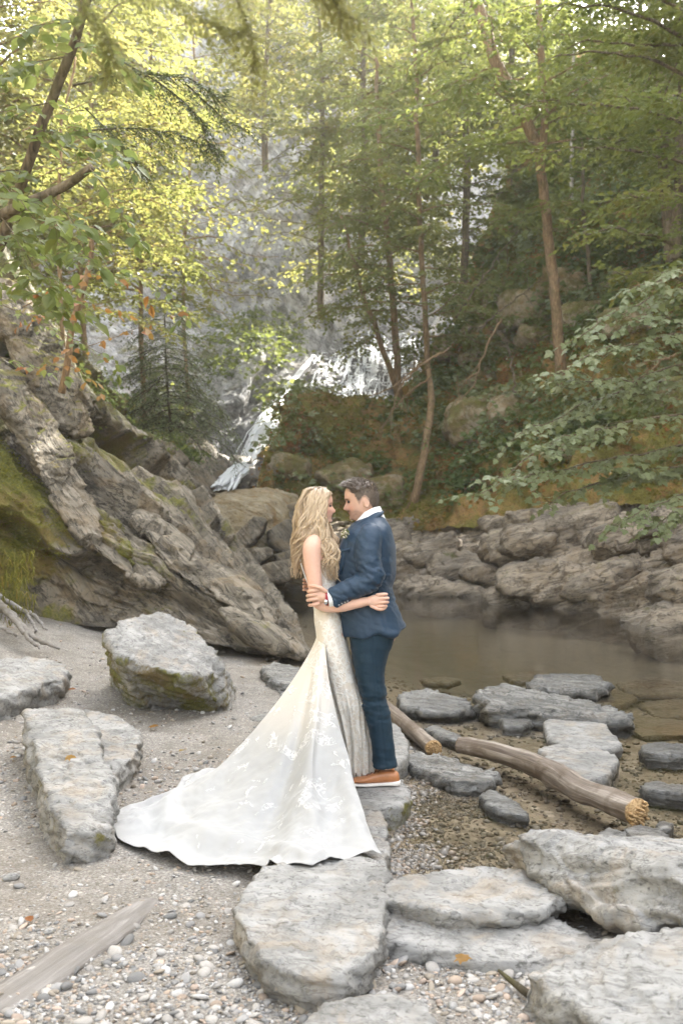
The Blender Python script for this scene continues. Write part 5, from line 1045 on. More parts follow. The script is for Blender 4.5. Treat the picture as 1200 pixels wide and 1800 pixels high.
def hair_material(name, a, b, root):
    m = M(name); t = m.attr('tint'); s = m.attr('root'); p = m.pos()
    n = m.noise(m.mapv(p, scale=(160, 160, 14)), 1.0, 3, .6)
    c = m.mix(m.math('ADD', m.math('MULTIPLY', t, .7), m.math('MULTIPLY_ADD', n, .8, -.25), clamp=True), a, b); c = m.mix(s, c, root)
    return m.done(m.bsdf(c, .38, .45, m.bump(n, .4, .003)))
MAT['blonde'] = hair_material('blonde_hair', (.23, .15, .08), (.60, .46, .30), (.13, .085, .05))
MAT['brown_hair'] = hair_material('short_brown_hair', (.055, .041, .030), (.19, .142, .103), (.06, .047, .036))
def cloth(name, col, col2, weave=900, rough=.85, spec=.2, sheen=.05, fold=.3):
    m = M(name); p = m.pos(); n = m.noise(m.mapv(p, scale=(1, 1, .25)), weave*.5, 2, .6); k = m.noise(p, 6, 4, .6); w = m.noise(m.mapv(p, scale=(7, 7, 3), rot=(.3, .6, 0)), 2.0, 4, .55, .6)
    c = m.mix(n, col, col2); c = m.mix(m.ramp(k, [(.35, .08), (.65, 0.0)]), c, m.mix(.5, c, (0, 0, 0)))
    return m.done(m.bsdf(c, rough, spec, m.bump(m.math('ADD', m.math('MULTIPLY', n, .05), w), fold, .02), Sheen_Weight=sheen, Sheen_Roughness=.4))
MAT['jacket'] = cloth('navy_wool', (.008, .024, .048), (.018, .046, .082), rough=.55, spec=.4)
MAT['trousers'] = cloth('navy_trouser_wool', (.006, .018, .031), (.014, .039, .060), rough=.75, spec=.25)
MAT['shirt'] = cloth('white_shirt', (.78, .78, .77), (.84, .84, .83), fold=.1)
def plain(name, col, rough=.5, spec=.4, **kw):
    m = M(name); p = m.pos(); n = m.noise(p, 40, 4, .6); return m.done(m.bsdf(m.mix(m.ramp(n, [(.35, .3), (.65, 0.0)]), col, m.mix(.5, col, (.02, .015, .01))), rough, spec, m.bump(n, .1, .004), **kw))
MAT['leather'] = plain('tan_leather', (.46, .185, .07), .38, .5)
MAT['sole'] = plain('white_sole', (.78, .74, .68), .55, .3)
MAT['lace_cord'] = plain('shoe_lace', (.16, .06, .03), .7, .2)
MAT['metal'] = plain('steel', (.6, .6, .62), .25, .5, Metallic=1.0)
MAT['black'] = plain('black_band', (.02, .02, .02), .35, .5)
MAT['red'] = plain('red_band', (.30, .02, .03), .6, .3)
MAT['button'] = plain('grey_button', (.22, .22, .23), .35, .5)
MAT['eye'] = plain('eye', (.05, .04, .035), .1, .6)
MAT['brow'] = plain('brow_hair', (.10, .065, .04), .6, .2)
MAT['brow_dark'] = plain('dark_brow_hair', (.035, .025, .02), .6, .2)
def lace_material():
    m = M('bridal_lace'); p = m.pos(); L = m.attr('lace'); tr = m.attr('train')
    wv = m.n('VectorMath', {'operation': 'ADD'}); wv.inputs[0].default_value = (0, 0, 0)
    nz = m.n('TexNoise', Vector=p, Scale=14.0, Detail=3.0); off = m.n('VectorMath', {'operation': 'MULTIPLY_ADD'}); m.set(off, '0', nz.outputs['Color']); off.inputs[1].default_value = (.05, .05, .05); m.set(off, '2', p)
    q = off.outputs[0]
    v1 = m.voro(q, 24, 'DISTANCE_TO_EDGE'); v2 = m.voro(q, 75, 'F1'); v3 = m.voro(q, 62, 'DISTANCE_TO_EDGE'); big = m.noise(p, 9.0, 3, .55, .6)
    vein = m.ramp(v1, [(.0, 1.0), (.07, .9), (.12, 0.0)]); petal = m.ramp(v2, [(.28, 1.0), (.42, 0.0)]); net = m.ramp(v3, [(0, .8), (.05, 0.0)])
    motif = m.ramp(m.math('ADD', big, m.math('MULTIPLY_ADD', L, .55, -.30)), [(.50, 0.0), (.56, 1.0)])
    k = m.math('MULTIPLY', motif, m.math('MAXIMUM', m.math('MAXIMUM', vein, petal), net), clamp=True)
    tulle = m.noise(p, 1300, 2, .5)
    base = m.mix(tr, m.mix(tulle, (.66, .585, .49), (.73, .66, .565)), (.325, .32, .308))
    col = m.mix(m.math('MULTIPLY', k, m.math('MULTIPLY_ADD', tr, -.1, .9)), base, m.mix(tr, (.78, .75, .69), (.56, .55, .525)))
    h = m.math('ADD', m.math('MULTIPLY', k, .8), m.math('MULTIPLY', m.noise(m.mapv(p, scale=(3, 3, 1)), 4, 4, .55), .6))
    return m.done(m.bsdf(col, m.math('MULTIPLY_ADD', k, -.15, .72), .3, m.bump(h, .5, .007), Sheen_Weight=.2))
MAT['lace'] = lace_material()

SKIN_M = np.array([.60, .375, .27]); SKIN_F = np.array([.68, .425, .315])
def paint_face(V, local, H, base, man):
    L = local(V)/H; x, y, z = L[:, 0], np.abs(L[:, 1]), L[:, 2]; T = np.repeat(base[None], len(V), 0); hd = (x*x+y*y < .6) & (z > -.3) & (z < 1.1) & (np.abs(x) < .8) & (y < .5)
    def mixin(w, c): 
        nonlocal T
        w = np.clip(w*hd, 0, 1)[:, None]; T = T*(1-w)+np.array(c)*w
    fr = sm(.12, .28, x)
    mixin(.35*np.exp(-((y-.2)/.09)**2-((z-.33)/.08)**2)*fr, (.66, .25, .19))
    mixin(.3*np.exp(-(y/.07)**2-((z-.33)/.05)**2)*fr, (.62, .26, .20))
    mixin((.8 if not man else .6)*np.exp(-((y)/.105)**4-((z-.192)/.036)**4)*fr, (.52, .15, .13) if not man else (.45, .20, .16))
    mixin(.75*np.exp(-(y/.10)**4-((z-.193)/.009)**2)*fr, (.16, .05, .045))
    if man:
        n = .75+.5*fbm(V, 90, 2, seed=2)
        mixin(.62*n*sm(.30, .20, z+.10*sm(.2, -.05, x))*sm(-.12, -.02, z)*sm(-.10, .06, x), (.16, .105, .08))
        mixin(1.2*np.exp(-((y-.03)/.12)**4-((z-.243)/.030)**4)*fr, (.07, .045, .03))
        mixin(.9*np.exp(-((y-.15)/.085)**4-((z-.57)/.020)**2)*fr, (.07, .045, .035))
        mixin(.55*sm(-.03, .03, z-np.interp(x, [-.5, -.36, -.28, -.22, -.14, -.05, .02, .06, .10, .15, .20, .27, .33, .42], [.12, .15, .22, .40, .54, .56, .44, .38, .50, .68, .77, .82, .85, .87])), (.13, .10, .085))
    else:
        mixin(.55*np.exp(-((y-.15)/.08)**4-((z-.565)/.014)**2)*fr, (.26, .15, .08))
    mixin(.85*np.exp(-((y-.145)/.058)**4-((z-.487)/.017)**2)*fr, (.07, .035, .03))
    mixin(.25*np.exp(-((y-.145)/.07)**2-((z-.51)/.05)**2)*fr, (.40, .20, .15))
    return T
def finger(pts, r0, r1): return tube(crom(pts, 14), np.linspace(r0, r1, 14), 10, True, True)
def wrap_obj(name, parts, mat, parent, voxel, smooth=1, disp=None, attrs=None, **kw):
    V, Fs = join(parts); V, Fs = remesh(V, Fs, voxel, smooth)
    if disp is not None:
        N = vnormals(V, Fs[-1]); V = V+N*disp(V, N)[:, None]
    return mk(name, V, Fs, mat, parent=parent, attrs=attrs(V) if attrs else None, **kw)

# ================================================================= groom
def build_groom():
    root = empty('person', (Q(655, 1372)[0], Y0, .12), 'man in navy suit and tan shoes, facing left and holding the bride', 'person', 'bridal couple embracing on the flat stone')
    H = .222; tw, tl = head_frame(Q(638.5, 911, 0), -1, 9.0)
    hv, hf = head_mesh(H, True); hv = tw(hv)
    ears = []
    for s in (1, -1):
        e = ball((0, 0, 0), (.016, .006, .031)); ev = e[0].copy(); ev = ev@np.array(Matrix.Rotation(R(12), 3, 'Y')).T+np.array([-.075*H/.222*.35, s*.335*H, .43*H]); ears.append((tw(ev), e[1]))
        a = np.linspace(-2.4, 1.9, 20); rim = np.stack([-.028+.018*np.cos(a+.2)*-1, np.full(20, s*.350*H), .43*H+.033*np.sin(a)], 1); ears.append(tube(tw(rim), np.full(20, .0042), 7, True, True))
    torso = rings([(912,632,668,.075),(926,622,680,.13),(940,610,686,.18),(970,600,686,.17),(1010,598,684,.15),(1050,602,684,.15),(1095,612,692,.155),(1125,620,694,.14)], 32)
    legs = [rings([(1110,624,684,.075),(1150,632,670,.068),(1180,637,666,.060),(1240,652,672,.046),(1300,664,684,.042),(1345,668,686,.038)], 20, dy=d) for d in (-.085, .095)]
    arm1 = tube([Q(648,945,-.15), Q(648,985,-.20), Q(655,1010,-.215), Q(620,1030,-.225), Q(582,1045,-.23), Q(570,1044,-.235)], [.05,.047,.043,.040,.032,.029], 16, True, True)
    arm2 = tube([Q(648,945,.15), Q(640,990,.21), Q(640,1010,.22), Q(600,1030,.2), Q(566,1040,.14)], [.05,.045,.042,.038,.028], 14, True, True)
    palm = flat_tube([Q(576,1046,-.235), Q(567,1043,-.236), Q(556,1041,-.232)], [.029, .037, .040], sy=.5)
    palm2 = flat_tube([Q(568,1040,.145), Q(556,1034,.125), Q(548,1030,.105)], [.028, .036, .034], sy=.5)
    V, Fs = join([(hv, hf)]+ears+[torso]+legs+[arm1, arm2, palm, palm2]); V, Fs = remesh(V, Fs, .0053, 1)
    parts = [(V, Fs)]
    for i in range(4):
        y = 1032.0+7.3*i+(1.0 if i == 3 else 0); k = [0, -1.5, -1, 2][i]
        parts.append(finger([Q(562,y,-.238), Q(554+k,y+.5,-.250), Q(547.5+k,y+1.8,-.240), Q(544+k,y+3,-.212), Q(546+k,y+3.5,-.18)], .0118-.0010*(i == 3), .0095))
        parts.append(finger([Q(553,1026+5.5*i,.115), Q(542,1022+6*i,.095), Q(535,1020+6*i,.07), Q(533,1020+6*i,.045)], .0095, .0075))
    parts.append(finger([Q(574,1034,-.242), Q(566,1028.5,-.252), Q(556,1025,-.252), Q(547,1024.5,-.238)], .0135, .0092))
    V, Fs = join(parts); T = paint_face(V, tl, H, SKIN_M, True)
    mk('body', V, Fs, MAT['skin'], parent=root, attrs={'tone': T}, smooth=True)
    for s in (-1, 1):
        b = ball((.325*H, s*.135*H, .492*H), (.0085, .0115, .0085), 10); mk('eye', tw(b[0]), b[1], MAT['eye'], parent=root)
    # short hair: fitted cap, longer on the crown, brushed up at the front
    cv, cf = head_mesh(H, True); L = cv/H; q = cf[0]; ctr = L[q].mean(1); x, z = ctr[:, 0], ctr[:, 2]
    HX = [-.5, -.36, -.28, -.22, -.14, -.05, .02, .06, .10, .15, .20, .27, .33, .42]; HZ = [.14, .17, .24, .42, .56, .58, .50, .46, .54, .70, .78, .83, .85, .87]
    hl = np.interp(x, HX, HZ)
    keep = z > hl+.015*np.sin(ctr[:, 1]*60)
    top = sm(.66, .86, L[:, 2]); n = nrm(np.stack([L[:, 0]-.0, L[:, 1], L[:, 2]-.6], 1)); cv2 = cv+n*(.0025+.0075*top+.004*fbm(cv, 60, 3, seed=4)*top)[:, None]+np.array([.004, 0, .004])*(top*sm(-.1, .35, L[:, 0]))[:, None]
    side = 1-top; Ff = [q[keep]]; parts = [(tw(cv2), Ff)]; tint = [np.clip(.15+.75*side, 0, 1)]; rt = [0*side]
    rg = np.random.default_rng(4); idx = np.where((L[:, 2] > .66) & (L[:, 2] > np.interp(L[:, 0], HX, HZ)+.01))[0]
    for i in rg.choice(idx, 750):
        o = cv2[i]; f = sm(-.25, .35, L[i, 0]); d = nrm(n[i]*(.75)+np.array([.25+.55*f, 0, .35])+rg.normal(size=3)*.22); l = (.012+.020*f)*rg.uniform(.6, 1.2)
        parts.append(tube(tw(np.array([o-d*.006, o+d*l*.55, o+d*l+np.array([.003, 0, -.001])])), [.0026, .0022, .0006], 4, False)); tint.append(np.full(12, rg.uniform(0, .55))); rt.append(np.zeros(12))
    idx = np.where((L[:, 2] <= .68) & (L[:, 2] > np.interp(L[:, 0], HX, HZ)))[0]
    for i in rg.choice(idx, 700):
        o = cv2[i]; d = nrm(n[i]*.35+np.array([-.25, 0, -.75])+rg.normal(size=3)*.15); parts.append(tube(tw(np.array([o, o+d*.006, o+d*.012])), [.0012, .001, .0004], 3, False)); tint.append(np.full(9, rg.uniform(.3, 1))); rt.append(np.zeros(9))
    V, Fs = join(parts); mk('hair', V, Fs, MAT['brown_hair'], parent=root, attrs={'tint': np.concatenate(tint), 'root': np.concatenate(rt)})
    # shirt collar
    c = rings([(893,634,668,.070),(900,628,671,.076),(912,619,676,.090),(922,612,680,.115),(932,606,684,.13)], 48, 16)
    Vc = c[0]; Vc[:, 2] += .010*sm(.0, .06, Vc[:, 0]-Q(640, 0)[0])+.0
    # collar drops towards the front
    t = (Q(668, 0)[0]-Vc[:, 0])/(Q(668, 0)[0]-Q(612, 0)[0]); Vc[:, 2] -= .055*np.clip(t, 0, 1)**1.3
    sh = mk('shirt_collar', Vc, [c[1][0]], MAT['shirt'], parent=root)
    m = sh.modifiers.new('thick', 'SOLIDIFY'); m.thickness = .004; m.offset = 1
    # jacket
    jt = rings([(908,634,674,.085),(917,623,681,.125),(927,613,687,.172),(940,604,691,.205),(960,597,695,.212),(985,592,695.5,.205),(1010,590,694,.192),(1032,590,690,.184),(1050,591,693,.188),(1070,593,701,.195),(1090,596,708,.202),(1106,598,713,.206),(1112,600,712,.20)], 56, 90, 2.35)
    Vj = jt[0].copy()
    hem = sm(1085, 1112, 900-(Vj[:, 2]-CZ)/PS); Vj[:, 2] -= hem*(.020*np.clip((Q(655, 0)[0]-Vj[:, 0])/.15, -1, 1)-.010*np.sin((Vj[:, 0]-Q(650, 0)[0])*38))
    s1 = tube(crom([Q(652,931,-.125), Q(648,946,-.168), Q(645,968,-.196), Q(647,990,-.214), Q(652,1006,-.222), Q(642,1018,-.230), Q(625,1026,-.234), Q(604,1036,-.236), Q(583,1046,-.236)], 40), np.interp(np.linspace(0, 1, 40), np.linspace(0, 1, 9), [.058,.074,.078,.075,.072,.070,.066,.061,.056]), 26, True)
    s2 = tube(crom([Q(652,931,.125), Q(646,960,.19), Q(640,990,.215), Q(632,1010,.22), Q(600,1028,.2), Q(572,1038,.15)], 30), [.065]*10+[.07]*10+[.058]*10, 20, True)
    def jd(V, N):
        z = V[:, 2]; w = fbm(V@np.array([[1, 0, .5], [0, .5, 0], [-.5, 0, 1.0]])*np.array([14, 10, 30]), 1.0, 3, seed=5)
        e = np.exp(-((V[:, 0]-Q(655, 0)[0])**2+(z-Q(0, 1008)[2])**2+(V[:, 1]-Y0+.21)**2)/.10**2); wst = np.exp(-((z-Q(0, 1052)[2])/.06)**2)
        d = w*(.004+.034*e+.016*wst)+.5*fbm(V@np.array([[.5, 0, .8], [0, .6, 0], [-.8, 0, .5]])*np.array([9, 6, 34]), 1.0, 2, seed=25)*(.006+.016*np.exp(-((V[:, 0]-Q(620, 0)[0])**2+(z-Q(0, 1025)[2])**2)/.09**2))
        fa = V[:, 0]*30+V[:, 2]*18; fold = np.maximum(np.sin(fa+4*fbm(V, 5, 2, seed=8)), 0)**2
        d += .020*fold*sm(Q(0, 1050)[2], Q(0, 1095)[2], z)*sm(Q(645, 0)[0], Q(690, 0)[0], V[:, 0])
        return d+fbm(V, 5, 2, seed=6)*.008
    jk = wrap_obj('jacket', [(Vj, jt[1]), s1, s2], MAT['jacket'], root, .0062, 2, jd)
    def strip(name, pts, w, nrmv, th=.004, mat='jacket', par=jk):
        c = crom(pts, 24); T = nrm(np.gradient(c, axis=0)); S = nrm(np.cross(T, nrmv)); ww = np.interp(np.linspace(0, 1, 24), np.linspace(0, 1, len(w)), w)
        n = nrm(np.cross(S, T)); a = c-S*ww[:, None]; b = c+S*ww[:, None]; V = np.stack([a-n*th, a+n*th, b+n*th, b-n*th], 1).reshape(-1, 3)
        return mk(name, V, [grid_faces(24, 4, True), np.array([(0, 1, 2, 3), (95, 94, 93, 92)])], MAT[mat], parent=par)
    strip('collar', [Q(671,899,-.02), Q(666,903,-.065), Q(650,912,-.095), Q(636,922,-.112), Q(625,931,-.128)], [.012,.017,.018,.018,.015], (0, -1, .6), .005)
    strip('lapel', [Q(630,926,-.125), Q(617,942,-.148), Q(607,962,-.150), Q(599,985,-.142), Q(594,1008,-.12)], [.010,.026,.030,.026,.010], (-.45, -1, .1), .0045)
    strip('breast_pocket', [Q(601,966,-.178), Q(607,964.5,-.186), Q(614,963,-.192)], [.007,.007,.007], (-.3, -1, 0), .003)
    for i in range(4):
        c = Q(596+i*4.8, 1055.5-i*2.0, -.292+.003*i); b = ball(c, (.0052, .003, .0052), 8); mk('sleeve_button', b[0], b[1], MAT['button'], parent=jk)
    cf = tube([Q(585,1045,-.236), Q(578,1046,-.236)], [.050, .048], 22, False); mk('shirt_cuff', cf[0], cf[1], MAT['shirt'], parent=root)
    wt = tube([Q(578,1046.3,-.236), Q(573,1046.5,-.236)], [.040, .038], 22, False); mk('red_wristband', wt[0], wt[1], MAT['red'], parent=root)
    w2 = ball(Q(574,1051,-.272), (.013, .006, .015), 10); wa = mk('wrist_watch', w2[0], w2[1], MAT['metal'], parent=root)
    a = np.linspace(0, 6.283, 22); rc = Q(549.5,1052.8,-.236); rn = np.stack([rc[0]+.002*np.cos(a), rc[1]+.0118*np.cos(a), rc[2]+.0118*np.sin(a)], 1); mk('ring', *tube(rn, np.full(22, .0022), 6, False), MAT['black'], parent=root)
    # boutonniere
    bt = None; rg = np.random.default_rng(9); parts = []; cen = Q(606.5,937,-.165)
    bo = mk('boutonniere', *join([tube([cen+np.array([.004, .01, -.03]), cen, cen+np.array([0, -.01, .01])], [.003, .004, .002], 6)]), MAT['under'], parent=root, attrs={'tint': np.full(20, .5)})
    for k in range(46):
        d = nrm(rg.normal(size=3)+np.array([-.1, -.9, .2])); c = cen+d*rg.uniform(.008, .026); 
        v, f = ball(c, np.array([1, 1, 1])*rg.uniform(.0028, .005), 7); parts.append((v, f))
    V, Fs = join(parts); mk('flower', V, Fs, MAT['dried_flower'], parent=bo)
    pos = cen+nrm(rg.normal(size=(26, 3))+np.array([0, -.5, .1]))*.010; v, f, t = leaf_mesh(pos, nrm(rg.normal(size=(26, 3))+np.array([0, -.3, .4])), rg.normal(size=(26, 3))+np.array([0, -1, 0]), rg.uniform(.012, .03, 26), rg.random(26), T_OVATE); mk('leaf_spray', v, f, MAT['broad_leaf'], parent=bo, attrs={'tint': t})
    # trousers
    lr = lambda o: [(1085,600+o,694,.105),(1112,614+o,692,.104),(1130,616.5+o,688,.103),(1150,619+o,680,.100),(1175,623+o,675.5,.095),(1200,629+o,676,.088),(1225,634+o,679,.082),(1250,640+o,684,.077),(1275,646+o,688,.073),(1300,651+o,691,.070),(1325,653.5+o,693.5,.067),(1341,653+o,695.5,.066)]
    def td(V, N):
        z = V[:, 2]; k = np.exp(-((z-Q(0, 1232)[2])/.10)**2); an = sm(Q(0, 1290)[2], Q(0, 1335)[2], z); w = fbm(V*np.array([9, 6, 26]), 1, 3, seed=15)
        cr = np.exp(-((V[:, 0]-(Q(651, 0)[0]+(Q(0, 1110)[2]-z)*.11))/.006)**2)*(V[:, 1] < Y0-.1)
        return w*(.006+.016*k+.013*an)-.005*cr+fbm(V, 6, 3, seed=16)*.005
    wrap_obj('trousers', [rings(lr(0), 36, 70, 2.2, -.085), rings(lr(-1.5), 36, 70, 2.2, .095)], MAT['trousers'], root, .0062, 1, td)
    # shoes
    for dy, off in ((-.085, 0), (.10, 6)):
        x = np.array([0, .03, .10, .22, .36, .50, .64, .78, .90, .97, 1.0]); hw = np.array([.012, .027, .034, .035, .036, .040, .046, .047, .039, .024, .008]); top = np.array([.050, .078, .088, .090, .086, .074, .058, .047, .040, .034, .024]); bot = np.full(11, .020)
        A = Q(700.5-off, 1374.5, dy); L = .305
        C = np.stack([A[0]-x*L, np.full(11, A[1]), A[2]+(top+bot)/2+.004*x**3], 1); C = crom(C, 44); hh = crom((top-bot)[:, None]/2, 44)[:, 0]; wv = crom(hw[:, None], 44)[:, 0]
        sh = mk('shoe', *loft(C, wv, hh, 30, 2.6, True, (0, 1, 0), (0, 0, 1)), MAT['leather'], parent=root)
        sb = np.array([.006, .004, .004, .006, .006, .004, .003, .004, .008, .014, .018]); st_ = np.array([.034, .036, .035, .030, .026, .025, .024, .023, .024, .026, .027])
        C2 = crom(np.stack([A[0]+.004-x*(L+.008), np.full(11, A[1]), A[2]+(sb+st_)/2], 1), 44)
        mk('sole', *loft(C2, crom((hw*1.10+.003)[:, None], 44)[:, 0], crom((st_-sb)[:, None]/2, 44)[:, 0], 30, 3.2, True, (0, 1, 0), (0, 0, 1)), MAT['sole'], parent=sh)
        seam = np.stack([A[0]-L*np.linspace(.38, .60, 9), A[1]-.040*np.ones(9), A[2]+np.linspace(.075, .034, 9)], 1)
        for k in range(4):
            xx = A[0]-L*(.40+.07*k); zz = A[2]+[.086, .080, .073, .066][k]+.003; yy = np.linspace(-.02, .02, 7)
            mk('shoe_lace', *tube(np.stack([xx+.006*np.sin(yy*80), A[1]+yy, zz-10*yy*yy], 1), np.full(7, .0028), 6, True), MAT['lace_cord'], parent=sh)
    return root
MAT['dried_flower'] = plain('dried_flower', (.62, .55, .42), .8, .1)
build_groom()

# ================================================================= bride
def build_bride():
    root = empty('person', (Q(590, 1372)[0], Y0, .12), 'woman in a fitted ivory lace wedding dress with long wavy blonde hair, facing right', 'person', 'bridal couple embracing on the flat stone')
    H = .203; tw, tl = head_frame(Q(561.5, 919.5, 0), 1, -2.0)
    hv, hf = head_mesh(H, False); hv = tw(hv)
    torso_rows = [(932,553,577,.062),(942,549,580,.095),(950,541,583,.135),(960,534,587,.152),(975,529,592,.150),(990,531,595,.142),(1005,535,593,.132),(1020,541,590,.122),(1038,546,589,.117),(1060,551,595,.130),(1090,553.5,602,.158),(1112,556,607,.168),(1140,561,612,.16),(1175,570,618,.13)]
    torso = rings(torso_rows, 44, 90, 2.15)
    bust = [ball(Q(584, 985, s*.068), (.048, .055, .050)) for s in (1, -1)]
    legs = [rings([(1140,570,602,.07),(1200,584,612,.05),(1250,592,616,.042),(1310,596,620,.036),(1356,598,616,.03)], 20, dy=d) for d in (.03, .15)]
    a1 = tube(crom([Q(553,951,-.125), Q(549,962,-.152), Q(550,985,-.160), Q(553,1010,-.165), Q(556,1032,-.170), Q(560,1052,-.180), Q(578,1059,-.205), Q(600,1059,-.222), Q(622,1055,-.232), Q(641,1051,-.236)], 50), np.interp(np.linspace(0, 1, 50), np.linspace(0, 1, 10), [.047,.053,.050,.045,.042,.041,.038,.035,.030,.0265]), 20, True, True)
    a2 = tube(crom([Q(556,953,.12), Q(556,990,.16), Q(566,1020,.18), Q(600,1030,.25), Q(640,1030,.25), Q(664,1024,.2)], 40), np.linspace(.048, .026, 40), 16, True, True)
    palm = flat_tube([Q(643,1051,-.237), Q(653,1050,-.238), Q(664,1049,-.232)], [.025, .034, .036], sy=.5)
    V, Fs = join([(hv, hf), torso, a1, a2, palm]+bust+legs); V, Fs = remesh(V, Fs, .0053, 1)
    parts = [(V, Fs)]
    for i in range(4):
        y = 1038.5+6.6*i; k = [-1, 1.5, 1, -1.5][i]
        parts.append(finger([Q(660,y+1.5,-.240), Q(670+k,y+.3,-.246), Q(676.5+k,y+.6,-.228), Q(675+k,y+1.2,-.204), Q(668+k,y+1.6,-.196)], .0105-.0006*(i == 3), .0085))
    parts.append(finger([Q(650,1058,-.238), Q(660,1063,-.246), Q(668,1064,-.240), Q(674,1062,-.225)], .0105, .0078))
    V, Fs = join(parts); T = paint_face(V, tl, H, SKIN_F, False)
    mk('body', V, Fs, MAT['skin'], parent=root, attrs={'tone': T})
    for s in (-1, 1):
        b = ball((.330*H, s*.135*H, .490*H), (.0072, .0105, .0070), 10); mk('eye', tw(b[0]), b[1], MAT['eye'], parent=root)
    # hair: scalp shell and wavy locks
    rg = np.random.default_rng(12); cv, cf = head_mesh(H, False); L = cv/H; q = cf[0]; ctr = L[q].mean(1)
    hl = np.interp(ctr[:, 0], [-.5, -.2, .02, .14, .24, .32, .42], [-.05, .0, .05, .40, .62, .76, .84]); keep = ctr[:, 2] > hl
    n = nrm(np.stack([L[:, 0], L[:, 1]*1.1, L[:, 2]-.5], 1)); cv2 = cv+n*.012
    parts = [(tw(cv2), [q[keep]])]; tint = [np.full(len(cv2), .35)]; rt = [np.clip(.5*sm(.6, 1, L[:, 2]), 0, 1)]
    U = rg.uniform
    def lock(kind, thin):
        if kind == 0:   # back
            dy = U(-.095, .08); pts = [Q(U(548, 566), U(856, 861), dy*.3), Q(U(532, 545), U(862, 876), dy*.85), Q(U(522, 538), 895, dy*1.05), Q(U(518, 540), 920, dy), Q(U(516, 543), 945, dy*.95), Q(U(514, 538), 970, dy), Q(U(512, 530), U(975, 1018), dy*.95)]
        elif kind == 1: # near front, over the shoulder
            dy = U(-.105, -.075); pts = [Q(U(560, 574), U(856, 862), U(-.01, .01)), Q(U(556, 577), U(866, 876), -.070), Q(U(550, 573), 893, -.094), Q(U(550, 573), 916, dy-.01), Q(U(553, 578), 940, -.125+U(-.01, .02)), Q(U(560, 593), 965, -.150+U(0, .03)), Q(U(565, 596), 985, -.155+U(0, .04)), Q(U(572, 594), U(988, 1020), -.15+U(0, .05))]
        elif kind == 2: # side, falling behind the shoulder
            dy = U(-.12, -.08); pts = [Q(U(554, 570), U(856, 861), 0), Q(U(544, 562), U(866, 878), -.078), Q(U(536, 558), 897, -.100), Q(U(528, 556), 920, dy), Q(U(524, 552), 940, dy-.01), Q(U(518, 545), 960, dy), Q(U(516, 534), U(966, 995), dy)]
        else:           # far front
            dy = U(.03, .09); pts = [Q(U(562, 574), U(857, 862), .01), Q(U(562, 576), 872, .07), Q(U(560, 572), 900, .085), Q(U(565, 580), 930, .07), Q(U(575, 592), 952, .05), Q(U(582, 600), 972, .03), Q(U(582, 599), U(980, 1005), .02)]
        m = 20; c = crom(pts, m); t = np.linspace(0, 1, m); ph = U(0, 6.28); fr = U(2.0, 3.2); am = (.004+.013*sm(.15, .6, t))*U(.5, 1.2)
        c = c+np.stack([am*np.sin(ph+t*fr*6.28), am*np.cos(ph+t*fr*6.28)*.8, 0*t], 1)
        r = (.0016 if thin else U(.0055, .0105))*np.interp(t, [0, .12, .7, 1], [.5, 1, .85, .15]); v, f = tube(c, r, 3 if thin else 6, False)
        k = 3 if thin else 6; parts.append((v, f)); tn = np.clip(rg.normal()*.28+.52, 0, 1); tint.append(np.repeat(np.full(m, tn)+.12*np.sin(t*9+ph), k)); rt.append(np.repeat(.75*sm(.22, .0, t), k))
    for kind, nn, nt in ((0, 85, 170), (1, 95, 220), (2, 70, 150), (3, 30, 60)):
        for _ in range(nn): lock(kind, False)
        for _ in range(nt): lock(kind, True)
    V, Fs = join(parts); mk('hair', V, Fs, MAT['blonde'], parent=root, attrs={'tint': np.concatenate(tint), 'root': np.concatenate(rt)})
    # dress: bodice and fitted skirt
    rows = [(962,531,592,.150),(975,529,597,.152),(990,530,600,.146),(1005,534,597,.136),(1020,540,593,.126),(1038,545,592,.121),(1060,550,597,.134),(1090,552.5,603,.162),(1112,555,607,.172),(1135,558,612,.170),(1160,562,618,.160,.004),(1185,566,624,.153,.01),(1210,570,632,.15,.02),(1237,573,640,.15,.03),(1265,575,647,.15,.06),(1300,576,655,.155,.085),(1335,576,660,.16,.105),(1360,576,663,.165,.115)]
    n = 150; V, Fs = rings(rows, n, 170, 2.15); py = 900-(V[:, 2]-CZ)/PS; px = 600+V[:, 0]/PS
    th = np.arctan2(V[:, 1]-Y0, V[:, 0]-Q(600, 0)[0]*0-np.interp(py, [r[0] for r in rows], [((r[1]+r[2])/2-600)*PS for r in rows]))
    k = sm(1170, 1330, py); C = np.stack([V[:, 0]*0+np.interp(py, [r[0] for r in rows], [((r[1]+r[2])/2-600)*PS for r in rows]), np.interp(py, [r[0] for r in rows], [Y0+(r[4] if len(r) > 4 else 0) for r in rows]), V[:, 2]], 1); out = nrm((V-C)*np.array([1, 1, 0])+1e-9)
    V = V+out*(k*(.018*np.sin(th*13+2*fbm(V, 2.5, 2, seed=3))+.010*np.sin(th*23+1.0)))[:, None]+out*(fbm(V*np.array([10, 10, 18]), 1, 3, seed=9)*.004)[:, None]
    V[:, 2] = V[:, 2]-k*.02*np.sin(th*13+1.2)*sm(1335, 1356, py)+.0
    top = np.interp(px, [525, 545, 560, 575, 600], [1046, 1034, 1000, 976, 968]); q = Fs[0]; keep = (py[q].mean(1) > top[q].mean(1)); 
    lace = np.clip(.55+.5*sm(560, 600, px)*sm(1300, 1100, py)+.3*sm(1150, 1300, py), 0, 1)
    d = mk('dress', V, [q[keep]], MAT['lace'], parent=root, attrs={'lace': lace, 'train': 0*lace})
    m = d.modifiers.new('thick', 'SOLIDIFY'); m.thickness = .003; m.offset = 1
